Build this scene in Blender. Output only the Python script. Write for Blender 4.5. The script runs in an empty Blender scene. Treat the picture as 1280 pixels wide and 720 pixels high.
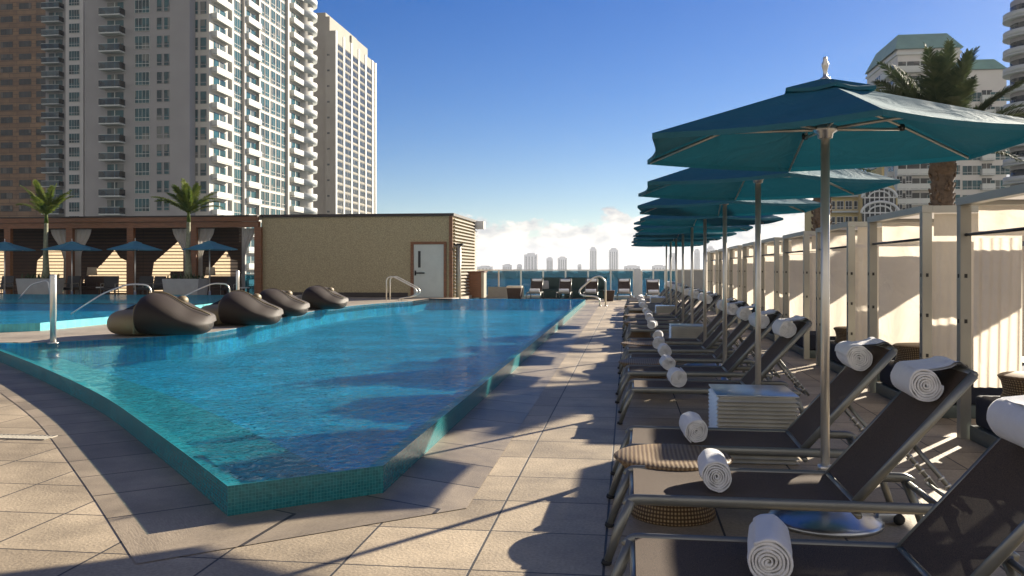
import bpy, bmesh, math, random
from mathutils import Vector, Matrix, noise
from mathutils.geometry import tessellate_polygon
random.seed(7)
R = math.radians
C = bpy.context.scene.collection
SC = bpy.context.scene

# ------------------------------------------------------------------ camera, light, sky
YAW = math.atan(145/1100.0); CT, ST = math.cos(YAW), math.sin(YAW)
H = 1.5; F = 1100.0; HY = 336.0
cam = bpy.data.cameras.new('camera'); co = bpy.data.objects.new('camera', cam); C.objects.link(co)
co.location = (0, 0, H); co.rotation_euler = (R(90), 0, YAW)
cam.sensor_width = 36; cam.lens = 36*F/1280; cam.shift_y = -(360-HY)/1280; cam.clip_end = 60000; cam.clip_start = 0.05
SC.camera = co
SUN_AZ, SUN_EL = R(35), R(20.5)
sd = Vector((math.sin(SUN_AZ)*math.cos(SUN_EL), math.cos(SUN_AZ)*math.cos(SUN_EL), math.sin(SUN_EL)))
sun = bpy.data.lights.new('sun', 'SUN'); sun.energy = 5.0; sun.angle = R(0.5); sun.color = (1.0, 0.90, 0.74)
so = bpy.data.objects.new('sun', sun); C.objects.link(so); so.rotation_euler = sd.to_track_quat('Z', 'Y').to_euler(); so.location = (30, 40, 60)
W = bpy.data.worlds.new('World'); SC.world = W; W.use_nodes = True
SC.view_settings.view_transform = 'Standard'; SC.view_settings.look = 'None'
SC.view_settings.exposure = 1.38; SC.view_settings.gamma = 1; SC.view_settings.use_curve_mapping = False
SC.cycles.transparent_max_bounces = 24; SC.cycles.max_bounces = 8

def world_nodes():
    nt = W.node_tree; N = nt.nodes; L = nt.links; N.clear()
    out = N.new('ShaderNodeOutputWorld'); sky = N.new('ShaderNodeTexSky')
    sky.sky_type = 'NISHITA'; sky.sun_disc = False; sky.sun_elevation = SUN_EL; sky.sun_rotation = SUN_AZ
    sky.air_density = 1.0; sky.dust_density = 0.15; sky.ozone_density = 4.5; sky.altitude = 0
    hs = N.new('ShaderNodeHueSaturation'); hs.inputs['Saturation'].default_value = 1.36; hs.inputs['Hue'].default_value = .518; L.new(sky.outputs[0], hs.inputs['Color'])
    bg = N.new('ShaderNodeBackground'); bg.inputs[1].default_value = 0.038; L.new(hs.outputs[0], bg.inputs[0])
    tc = N.new('ShaderNodeTexCoord'); sp = N.new('ShaderNodeSeparateXYZ'); L.new(tc.outputs['Generated'], sp.inputs[0])
    mp = N.new('ShaderNodeMapping'); mp.inputs['Scale'].default_value = (1, 1, 1.7); mp.inputs['Location'].default_value = (3.1, 0.4, 0.2); L.new(tc.outputs['Generated'], mp.inputs[0])
    big = N.new('ShaderNodeTexNoise'); big.inputs['Scale'].default_value = 9; big.inputs['Detail'].default_value = 2; L.new(mp.outputs[0], big.inputs[0])
    nz = N.new('ShaderNodeTexNoise'); nz.inputs['Scale'].default_value = 30; nz.inputs['Detail'].default_value = 9; nz.inputs['Roughness'].default_value = 0.62; L.new(mp.outputs[0], nz.inputs[0])
    def M(op, a, b=None, c=None):
        m = N.new('ShaderNodeMath'); m.operation = op
        for i, v in enumerate((a, b, c)):
            if v is None: continue
            if isinstance(v, (int, float)): m.inputs[i].default_value = v
            else: L.new(v, m.inputs[i])
        return m.outputs[0]
    # cloud-top height (as direction z) varies with azimuth noise
    top = M('ADD', M('MULTIPLY', M('SUBTRACT', big.outputs[0], 0.5), 0.12), 0.066)
    top = M('ADD', top, M('MULTIPLY', M('SUBTRACT', nz.outputs[0], 0.5), 0.085))
    # taller cloud bank added out of view behind the camera for fill light, and a little higher towards the sun
    bk = N.new('ShaderNodeMapRange'); bk.interpolation_type = 'SMOOTHSTEP'; bk.inputs['From Min'].default_value = .15; bk.inputs['From Max'].default_value = -.55; bk.inputs['To Max'].default_value = .60; L.new(sp.outputs[1], bk.inputs[0])
    top = M('ADD', top, bk.outputs[0])
    sx = N.new('ShaderNodeMapRange'); sx.interpolation_type = 'SMOOTHSTEP'; sx.inputs['From Min'].default_value = .05; sx.inputs['From Max'].default_value = .45; sx.inputs['To Max'].default_value = .05; L.new(sp.outputs[0], sx.inputs[0])
    top = M('ADD', top, sx.outputs[0])
    lx = N.new('ShaderNodeMapRange'); lx.interpolation_type = 'SMOOTHSTEP'; lx.inputs['From Min'].default_value = -.16; lx.inputs['From Max'].default_value = -.26; lx.inputs['To Max'].default_value = -.06; L.new(sp.outputs[0], lx.inputs[0])
    top = M('ADD', top, lx.outputs[0])
    d = M('SUBTRACT', top, sp.outputs[2])
    mask = N.new('ShaderNodeMapRange'); mask.interpolation_type = 'SMOOTHSTEP'
    mask.inputs['From Min'].default_value = -0.004; mask.inputs['From Max'].default_value = 0.007; L.new(d, mask.inputs[0])
    fade = N.new('ShaderNodeMapRange'); fade.inputs['From Min'].default_value = -0.02; fade.inputs['From Max'].default_value = 0.0; L.new(sp.outputs[2], fade.inputs[0])
    mk = M('MULTIPLY', mask.outputs[0], fade.outputs[0])
    # texture inside the cloud
    n2 = N.new('ShaderNodeTexNoise'); n2.inputs['Scale'].default_value = 42; n2.inputs['Detail'].default_value = 8; L.new(mp.outputs[0], n2.inputs[0])
    cr = N.new('ShaderNodeValToRGB'); cr.color_ramp.elements[0].position = 0.35; cr.color_ramp.elements[0].color = (.30, .31, .35, 1)
    cr.color_ramp.elements[1].position = 0.62; cr.color_ramp.elements[1].color = (.86, .79, .70, 1); L.new(n2.outputs[0], cr.inputs[0])
    bc = N.new('ShaderNodeBackground'); bc.inputs[1].default_value = 0.50; L.new(cr.outputs[0], bc.inputs[0])
    mx = N.new('ShaderNodeMixShader'); L.new(M('MULTIPLY', mk, 0.9), mx.inputs[0]); L.new(bg.outputs[0], mx.inputs[1]); L.new(bc.outputs[0], mx.inputs[2])
    L.new(mx.outputs[0], out.inputs[0])
world_nodes()

# ------------------------------------------------------------------ photo measuring helpers
def G(px, py, z=0.0):
    zc = (H-z)*F/(py-HY); xc = (px-640)/F*zc
    return Vector((-zc*ST+xc*CT, zc*CT+xc*ST, z))
def pX(px, Y):                     # X of a point seen at column px on plane Y
    r = (px-640)/F; return Y*(r*CT-ST)/(CT+r*ST)
def pY(px, X):
    r = (px-640)/F; return X*(CT+r*ST)/(r*CT-ST)
def pZ(py, X, Y): return H+(HY-py)*(-X*ST+Y*CT)/F

# ------------------------------------------------------------------ materials
MT = {}
def new_mat(name):
    m = bpy.data.materials.new(name); m.use_nodes = True; MT[name] = m
    nt = m.node_tree; return m, nt, nt.nodes, nt.links, nt.nodes['Principled BSDF']
def coord(N, L, scale=(1, 1, 1), loc=(0, 0, 0), rot=(0, 0, 0), kind='Object'):
    t = N.new('ShaderNodeTexCoord'); m = N.new('ShaderNodeMapping')
    m.inputs['Scale'].default_value = scale; m.inputs['Location'].default_value = loc; m.inputs['Rotation'].default_value = rot
    L.new(t.outputs[kind], m.inputs[0]); return m.outputs[0]
def mat(name, col, rough=0.6, metal=0.0, var=0.15, vs=3.0, bump=0.0, bs=60.0, scale=(1, 1, 1), coat=0.0, spec=None, sheen=0.0, detail=5):
    m, nt, N, L, P = new_mat(name)
    P.inputs['Roughness'].default_value = rough; P.inputs['Metallic'].default_value = metal
    P.inputs['Coat Weight'].default_value = coat; P.inputs['Sheen Weight'].default_value = sheen
    if spec is not None: P.inputs['Specular IOR Level'].default_value = spec
    v = coord(N, L, scale)
    n = N.new('ShaderNodeTexNoise'); n.inputs['Scale'].default_value = vs; n.inputs['Detail'].default_value = detail; L.new(v, n.inputs[0])
    r = N.new('ShaderNodeValToRGB'); r.color_ramp.elements[0].position = .3; r.color_ramp.elements[1].position = .7
    r.color_ramp.elements[0].color = tuple(c*(1-var) for c in col)+(1,); r.color_ramp.elements[1].color = tuple(min(1, c*(1+var)) for c in col)+(1,)
    L.new(n.outputs[0], r.inputs[0]); L.new(r.outputs[0], P.inputs['Base Color'])
    if bump:
        b = N.new('ShaderNodeTexNoise'); b.inputs['Scale'].default_value = bs; b.inputs['Detail'].default_value = 3; L.new(v, b.inputs[0])
        bp = N.new('ShaderNodeBump'); bp.inputs['Strength'].default_value = bump; bp.inputs['Distance'].default_value = 0.01
        L.new(b.outputs[0], bp.inputs['Height']); L.new(bp.outputs[0], P.inputs['Normal'])
    return m
def tile_mat(name, c1, c2, cm, w, h, mortar, loc=(0, 0, 0), rot=(0, 0, 0), rough=.6, bump=.5, stain=.35, sscale=1.3, offset=0.0, kind='Object', fine=90, freq=2):
    m, nt, N, L, P = new_mat(name); P.inputs['Roughness'].default_value = rough
    v = coord(N, L, (1, 1, 1), loc, rot, kind)
    b = N.new('ShaderNodeTexBrick'); b.offset = offset; b.offset_frequency = freq; b.squash = 1
    b.inputs['Color1'].default_value = c1+(1,); b.inputs['Color2'].default_value = c2+(1,); b.inputs['Mortar'].default_value = cm+(1,)
    b.inputs['Scale'].default_value = 1; b.inputs['Mortar Size'].default_value = mortar; b.inputs['Mortar Smooth'].default_value = .1
    b.inputs['Brick Width'].default_value = w; b.inputs['Row Height'].default_value = h; b.inputs['Bias'].default_value = 0
    L.new(v, b.inputs[0])
    n = N.new('ShaderNodeTexNoise'); n.inputs['Scale'].default_value = sscale; n.inputs['Detail'].default_value = 8; n.inputs['Roughness'].default_value = .65; L.new(v, n.inputs[0])
    n3 = N.new('ShaderNodeTexNoise'); n3.inputs['Scale'].default_value = fine; n3.inputs['Detail'].default_value = 4; L.new(v, n3.inputs[0])
    rr = N.new('ShaderNodeMapRange'); rr.inputs['From Min'].default_value = .3; rr.inputs['From Max'].default_value = .7
    rr.inputs['To Min'].default_value = 1-stain; rr.inputs['To Max'].default_value = 1+stain*.35; L.new(n.outputs[0], rr.inputs[0])
    r3 = N.new('ShaderNodeMapRange'); r3.inputs['From Min'].default_value = .3; r3.inputs['From Max'].default_value = .7
    r3.inputs['To Min'].default_value = .80; r3.inputs['To Max'].default_value = 1.14; L.new(n3.outputs[0], r3.inputs[0])
    mm = N.new('ShaderNodeMath'); mm.operation = 'MULTIPLY'; L.new(rr.outputs[0], mm.inputs[0]); L.new(r3.outputs[0], mm.inputs[1])
    vm = N.new('ShaderNodeVectorMath'); vm.operation = 'SCALE'; L.new(b.outputs[0], vm.inputs[0]); L.new(mm.outputs[0], vm.inputs['Scale'])
    L.new(vm.outputs[0], P.inputs['Base Color'])
    ad = N.new('ShaderNodeMath'); ad.operation = 'MULTIPLY_ADD'; L.new(b.outputs['Fac'], ad.inputs[0]); ad.inputs[1].default_value = -1.0; L.new(n3.outputs[0], ad.inputs[2])
    bp = N.new('ShaderNodeBump'); bp.inputs['Strength'].default_value = bump; bp.inputs['Distance'].default_value = .004
    L.new(ad.outputs[0], bp.inputs['Height']); L.new(bp.outputs[0], P.inputs['Normal'])
    rf = N.new('ShaderNodeMapRange'); rf.inputs['To Min'].default_value = rough-.12; rf.inputs['To Max'].default_value = rough+.12; L.new(n.outputs[0], rf.inputs[0]); L.new(rf.outputs[0], P.inputs['Roughness'])
    return m
def cloth_mat(name, col, trans=.4, tcol=None, weave=400, rough=.8, bump=.25, folds=0):
    m, nt, N, L, P = new_mat(name); P.inputs['Roughness'].default_value = rough
    v = coord(N, L)
    n = N.new('ShaderNodeTexNoise'); n.inputs['Scale'].default_value = 2.2; n.inputs['Detail'].default_value = 5; L.new(v, n.inputs[0])
    r = N.new('ShaderNodeValToRGB'); r.color_ramp.elements[0].position = .3; r.color_ramp.elements[1].position = .7
    r.color_ramp.elements[0].color = tuple(c*.86 for c in col)+(1,); r.color_ramp.elements[1].color = tuple(min(1, c*1.1) for c in col)+(1,)
    L.new(n.outputs[0], r.inputs[0]); L.new(r.outputs[0], P.inputs['Base Color'])
    wv = N.new('ShaderNodeTexNoise'); wv.inputs['Scale'].default_value = weave; L.new(v, wv.inputs[0])
    bp = N.new('ShaderNodeBump'); bp.inputs['Strength'].default_value = bump; bp.inputs['Distance'].default_value = .004; L.new(wv.outputs[0], bp.inputs['Height'])
    wk = N.new('ShaderNodeTexNoise'); wk.inputs['Scale'].default_value = 3.5; wk.inputs['Detail'].default_value = 3; wk.inputs['Distortion'].default_value = 1.2; L.new(v, wk.inputs[0])
    b2 = N.new('ShaderNodeBump'); b2.inputs['Strength'].default_value = .5; b2.inputs['Distance'].default_value = .05; L.new(wk.outputs[0], b2.inputs['Height']); L.new(bp.outputs[0], b2.inputs['Normal']); L.new(b2.outputs[0], P.inputs['Normal'])
    P.inputs['Specular IOR Level'].default_value = .22
    t = N.new('ShaderNodeBsdfTranslucent'); t.inputs[0].default_value = (tcol or col)+(1,); L.new(b2.outputs[0], t.inputs['Normal'])
    mx = N.new('ShaderNodeMixShader'); mx.inputs[0].default_value = trans
    L.new(P.outputs[0], mx.inputs[1]); L.new(t.outputs[0], mx.inputs[2]); L.new(mx.outputs[0], N['Material Output'].inputs[0])
    return m
def glass_mat(name, tint, refl=.5, rough=.02, waves=None, ior=1.33, refr=0):
    m = bpy.data.materials.new(name); m.use_nodes = True; MT[name] = m
    nt = m.node_tree; N = nt.nodes; L = nt.links; N.remove(N['Principled BSDF'])
    tr = N.new('ShaderNodeBsdfTransparent'); tr.inputs[0].default_value = tint+(1,)
    gl = N.new('ShaderNodeBsdfGlossy'); gl.inputs['Roughness'].default_value = rough
    fr = N.new('ShaderNodeFresnel'); fr.inputs[0].default_value = ior
    mx = N.new('ShaderNodeMixShader'); k = N.new('ShaderNodeMath'); k.operation = 'MULTIPLY'; k.inputs[1].default_value = refl; k.use_clamp = True
    if waves:
        v = coord(N, L, waves.get('scale', (1, 1, 1)))
        a = N.new('ShaderNodeTexNoise'); a.inputs['Scale'].default_value = waves['s1']; a.inputs['Detail'].default_value = 3; a.inputs['Distortion'].default_value = .6; L.new(v, a.inputs[0])
        b = N.new('ShaderNodeTexNoise'); b.inputs['Scale'].default_value = waves['s2']; b.inputs['Detail'].default_value = 2; b.inputs['Distortion'].default_value = .8; L.new(v, b.inputs[0])
        s = N.new('ShaderNodeMath'); s.operation = 'MULTIPLY_ADD'; L.new(a.outputs[0], s.inputs[0]); s.inputs[1].default_value = waves['k']; L.new(b.outputs[0], s.inputs[2])
        bp = N.new('ShaderNodeBump'); bp.inputs['Strength'].default_value = 1; bp.inputs['Distance'].default_value = waves['d']; L.new(s.outputs[0], bp.inputs['Height'])
        L.new(bp.outputs[0], gl.inputs['Normal']); L.new(bp.outputs[0], fr.inputs['Normal'])
    low = tr.outputs[0]
    if refr:
        rf = N.new('ShaderNodeBsdfRefraction'); rf.inputs[0].default_value = tint+(1,); rf.inputs['IOR'].default_value = 1.2; rf.inputs['Roughness'].default_value = .0
        L.new(bp.outputs[0], rf.inputs['Normal']); m2 = N.new('ShaderNodeMixShader'); m2.inputs[0].default_value = refr
        L.new(tr.outputs[0], m2.inputs[1]); L.new(rf.outputs[0], m2.inputs[2]); low = m2.outputs[0]
    L.new(fr.outputs[0], k.inputs[0]); L.new(k.outputs[0], mx.inputs[0]); L.new(low, mx.inputs[1]); L.new(gl.outputs[0], mx.inputs[2])
    L.new(mx.outputs[0], N['Material Output'].inputs[0]); return m

tile_mat('deck_stone', (.54, .43, .29), (.38, .30, .20), (.05, .045, .04), .66, .66, .007, loc=(.12, -4.32, 0), rough=.6, stain=.5, sscale=1.1, fine=55, bump=.9)
tile_mat('border_stone', (.40, .32, .225), (.28, .225, .16), (.05, .04, .03), .62, .70, .010, rough=.5, stain=.5, sscale=1.6, kind='UV')
tile_mat('raised_stone', (.42, .35, .27), (.36, .30, .23), (.10, .085, .07), 3.0, .3, .012, rot=(0, 0, R(8)), rough=.6, stain=.3, offset=.4)
tile_mat('mosaic', (.008, .155, .175), (.018, .215, .23), (.05, .28, .29), .021, .021, .0018, rough=.22, bump=.4, stain=.25, fine=30, kind='UV')
tile_mat('pool_floor', (.015, .47, .86), (.09, .72, .96), (.16, .70, .76), .055, .055, .003, rough=.4, bump=.2, stain=.5, sscale=.9, fine=7)
tile_mat('pool_ledge', (.07, .44, .50), (.10, .54, .58), (.10, .50, .48), .04, .04, .003, rough=.4, bump=.2, stain=.2, fine=7)
glass_mat('water', (.58, .97, 1.0), refl=.70, rough=.02, waves=dict(s1=3.2, s2=11, k=1.0, d=.048), refr=.18)
glass_mat('rail_glass', (.22, .42, .50), refl=1.2, rough=.01, ior=1.45)
mat('sea', (.012, .07, .12), .25, var=.3, vs=.01, bump=.4, bs=.05)
mat('city_ground', (.10, .12, .09), .9, var=.4, vs=.02)
mat('far_trees', (.05, .075, .05), .9, var=.4, vs=.02)
mat('stucco', (.38, .31, .18), .9, var=.28, vs=22, bump=1.0, bs=24, detail=2)
mat('wood', (.19, .072, .026), .5, var=.35, vs=3, scale=(1, 1, 14), bump=.2, bs=30)
mat('wood_dark', (.045, .022, .014), .65, var=.35, vs=3, scale=(1, 1, 14), bump=.2, bs=30)
mat('roof_edge', (.03, .02, .017), .6)
mat('door_paint', (.50, .52, .47), .45, var=.05)
mat('louver_metal', (.42, .38, .31), .45, metal=.3, var=.08)
mat('steel', (.70, .66, .58), .34, metal=.72, var=.06, vs=8)
mat('alu', (.62, .60, .55), .34, metal=.85, var=.06, vs=8)
mat('frame_paint', (.23, .23, .205), .36, metal=.55, var=.08, vs=10)
mat('plate_metal', (.52, .54, .56), .28, metal=.9, var=.1, vs=5)
mat('cabana_frame', (.36, .35, .31), .42, metal=.5, var=.06)
mat('plinth', (.10, .125, .125), .4, metal=.4, var=.1)
mat('black', (.015, .015, .016), .5)
mat('rubber', (.02, .02, .02), .7)
mat('navy', (.010, .013, .028), .85, var=.2, bump=.3, bs=300)
mat('sofa_green', (.03, .06, .055), .8, var=.2)
mat('planter', (.34, .33, .30), .6, var=.08, bump=.1)
mat('white_paint', (.66, .66, .64), .5, var=.05)
mat('tower_shade', (.29, .28, .28), .85, var=.06, vs=.3)  # shade of the front faces put into a darker wall colour
mat('tower_lit', (.47, .45, .41), .8, var=.05, vs=.3)  # brighter copy of the same wall, sunlight put into the colour
mat('tower_tan', (.27, .25, .205), .85, var=.12, vs=.08)
mat('tower_white', (.55, .53, .50), .8, var=.05, vs=.3)
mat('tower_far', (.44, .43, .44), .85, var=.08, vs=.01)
mat('yellow_wall', (.46, .36, .16), .85, var=.08, vs=.4)
mat('balcony_white', (.48, .50, .48), .6, var=.05, vs=.5)
mat('roof_green', (.16, .30, .24), .6, var=.1, vs=.4)
mat('fin_metal', (.62, .60, .54), .4, metal=.55, var=.1, vs=5)
mat('bark', (.13, .09, .06), .95, var=.4, vs=14, bump=1.0, bs=30)
mat('palm_stem', (.20, .20, .12), .8, var=.3, vs=10, bump=.5, bs=30)
mat('towel', (.90, .89, .88), .95, var=.03, vs=20, bump=.9, bs=260, sheen=.4)
cloth_mat('canopy_teal', (.038, .160, .205), .20, (.003, .070, .105), rough=.7)
cloth_mat('canopy_blue', (.10, .29, .36), .25, (.05, .22, .30), rough=.6)
cloth_mat('curtain_cream', (.72, .66, .57), .42, (.84, .76, .65), rough=.85)
cloth_mat('curtain_white', (.55, .53, .50), .3, (.6, .57, .52), rough=.85)
cloth_mat('sun_patch_cream', (.50, .40, .27), .7, (.52, .41, .28), rough=.85)  # added sheets behind the pergola slats, standing in for patches of sunlight
cloth_mat('shade_cloth', (.75, .70, .62), .5, (.8, .74, .6), rough=.85)

def win_mat(name, c1, c2, c3):      # glass whose tone and drawn curtains differ from room to room
    m, nt, N, L, P = new_mat(name); P.inputs['Roughness'].default_value = .12; P.inputs['Specular IOR Level'].default_value = .25
    g = N.new('ShaderNodeNewGeometry'); sc = N.new('ShaderNodeVectorMath'); sc.operation = 'MULTIPLY'; sc.inputs[1].default_value = (.9, .9, .333); L.new(g.outputs['Position'], sc.inputs[0])
    fl_ = N.new('ShaderNodeVectorMath'); fl_.operation = 'FLOOR'; L.new(sc.outputs[0], fl_.inputs[0])
    w = N.new('ShaderNodeTexWhiteNoise'); w.noise_dimensions = '3D'; L.new(fl_.outputs[0], w.inputs[0])
    r = N.new('ShaderNodeValToRGB'); e = r.color_ramp.elements; e[0].position = 0; e[0].color = c1+(1,); e[1].position = .6; e[1].color = c2+(1,)
    k = e.new(.86); k.color = c2+(1,); k = e.new(.90); k.color = c3+(1,); L.new(w.outputs['Value'], r.inputs[0]); L.new(r.outputs[0], P.inputs['Base Color'])
win_mat('win_dark', (.008, .012, .014), (.022, .030, .034), (.09, .085, .075))
win_mat('win_blue', (.008, .030, .038), (.018, .085, .10), (.13, .14, .13))
def leaf_mat(name, c1, c2, trans=.35):
    m, nt, N, L, P = new_mat(name); P.inputs['Roughness'].default_value = .7; P.inputs['Specular IOR Level'].default_value = .25
    v = coord(N, L); n = N.new('ShaderNodeTexNoise'); n.inputs['Scale'].default_value = 5; n.inputs['Detail'].default_value = 4; L.new(v, n.inputs[0])
    r = N.new('ShaderNodeValToRGB'); r.color_ramp.elements[0].position = .35; r.color_ramp.elements[1].position = .65
    r.color_ramp.elements[0].color = c1+(1,); r.color_ramp.elements[1].color = c2+(1,); L.new(n.outputs[0], r.inputs[0]); L.new(r.outputs[0], P.inputs['Base Color'])
    t = N.new('ShaderNodeBsdfTranslucent'); L.new(r.outputs[0], t.inputs[0]); mx = N.new('ShaderNodeMixShader'); mx.inputs[0].default_value = trans
    L.new(P.outputs[0], mx.inputs[1]); L.new(t.outputs[0], mx.inputs[2]); L.new(mx.outputs[0], N['Material Output'].inputs[0])
leaf_mat('date_leaf', (.035, .06, .03), (.09, .11, .05), .25)
leaf_mat('young_leaf', (.07, .12, .02), (.19, .22, .04), .4)

def sling_mat():
    m, nt, N, L, P = new_mat('sling'); P.inputs['Roughness'].default_value = .8; P.inputs['Specular IOR Level'].default_value = .2; P.inputs['Sheen Weight'].default_value = .05; P.inputs['Sheen Tint'].default_value = (.9, .75, .6, 1)
    v = coord(N, L, (420, 420, 420)); n = N.new('ShaderNodeTexNoise'); n.inputs['Scale'].default_value = 1; n.inputs['Detail'].default_value = 1; L.new(v, n.inputs[0])
    r = N.new('ShaderNodeValToRGB'); r.color_ramp.elements[0].position = .35; r.color_ramp.elements[1].position = .65
    r.color_ramp.elements[0].color = (.030, .020, .015, 1); r.color_ramp.elements[1].color = (.140, .098, .070, 1); L.new(n.outputs[0], r.inputs[0]); L.new(r.outputs[0], P.inputs['Base Color'])
    t = N.new('ShaderNodeBsdfTransparent'); mx = N.new('ShaderNodeMixShader'); mx.inputs[0].default_value = .12
    L.new(P.outputs[0], mx.inputs[1]); L.new(t.outputs[0], mx.inputs[2]); L.new(mx.outputs[0], N['Material Output'].inputs[0])
def weave_mat(name, c1, c2, sx, sz, rough=.6, bump=.8, axis='Object', see=0.0, metal=0):
    m, nt, N, L, P = new_mat(name); P.inputs['Roughness'].default_value = rough; P.inputs['Metallic'].default_value = metal; P.inputs['Specular IOR Level'].default_value = .3
    v = coord(N, L, (1, 1, 1), kind=axis)
    w1 = N.new('ShaderNodeTexWave'); w1.bands_direction = 'X'; w1.inputs['Scale'].default_value = sx; w1.inputs['Distortion'].default_value = .6; L.new(v, w1.inputs[0])
    w2 = N.new('ShaderNodeTexWave'); w2.bands_direction = 'Z' if axis == 'Object' else 'Y'; w2.inputs['Scale'].default_value = sz; w2.inputs['Distortion'].default_value = .6; L.new(v, w2.inputs[0])
    mu = N.new('ShaderNodeMath'); mu.operation = 'MULTIPLY'; L.new(w1.outputs[0], mu.inputs[0]); L.new(w2.outputs[0], mu.inputs[1])
    r = N.new('ShaderNodeValToRGB'); r.color_ramp.elements[0].color = c1+(1,); r.color_ramp.elements[1].color = c2+(1,); r.color_ramp.elements[1].position = .8
    L.new(mu.outputs[0], r.inputs[0]); L.new(r.outputs[0], P.inputs['Base Color'])
    bp = N.new('ShaderNodeBump'); bp.inputs['Strength'].default_value = bump; bp.inputs['Distance'].default_value = .006; L.new(mu.outputs[0], bp.inputs['Height']); L.new(bp.outputs[0], P.inputs['Normal'])
    if see:
        t = N.new('ShaderNodeBsdfTransparent'); mx = N.new('ShaderNodeMixShader'); mx.inputs[0].default_value = see
        L.new(P.outputs[0], mx.inputs[1]); L.new(t.outputs[0], mx.inputs[2]); L.new(mx.outputs[0], N['Material Output'].inputs[0])
    return m
weave_mat('rattan', (.08, .045, .02), (.50, .35, .18), 8, 14, axis='UV')
weave_mat('rattan_top', (.14, .08, .035), (.60, .45, .25), 12, .15)
weave_mat('pod_weave', (.016, .009, .005), (.060, .036, .018), 16, 16, rough=.6, bump=.5)
weave_mat('pod_tan', (.20, .15, .075), (.28, .21, .11), 20, 20, rough=.5, bump=.3)
sling_mat()

# brown tower with stone courses
tile_mat('brown_stone', (.25, .155, .085), (.17, .10, .055), (.10, .06, .035), 6.0, 1.16, .09, rot=(R(90), 0, 0), rough=.85, stain=.2, offset=.37, sscale=.1, fine=.6)
tile_mat('screen_wood', (.11, .055, .028), (.085, .042, .022), (.03, .016, .01), 4, .17, .012, rot=(R(90), 0, 0), rough=.6)

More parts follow.
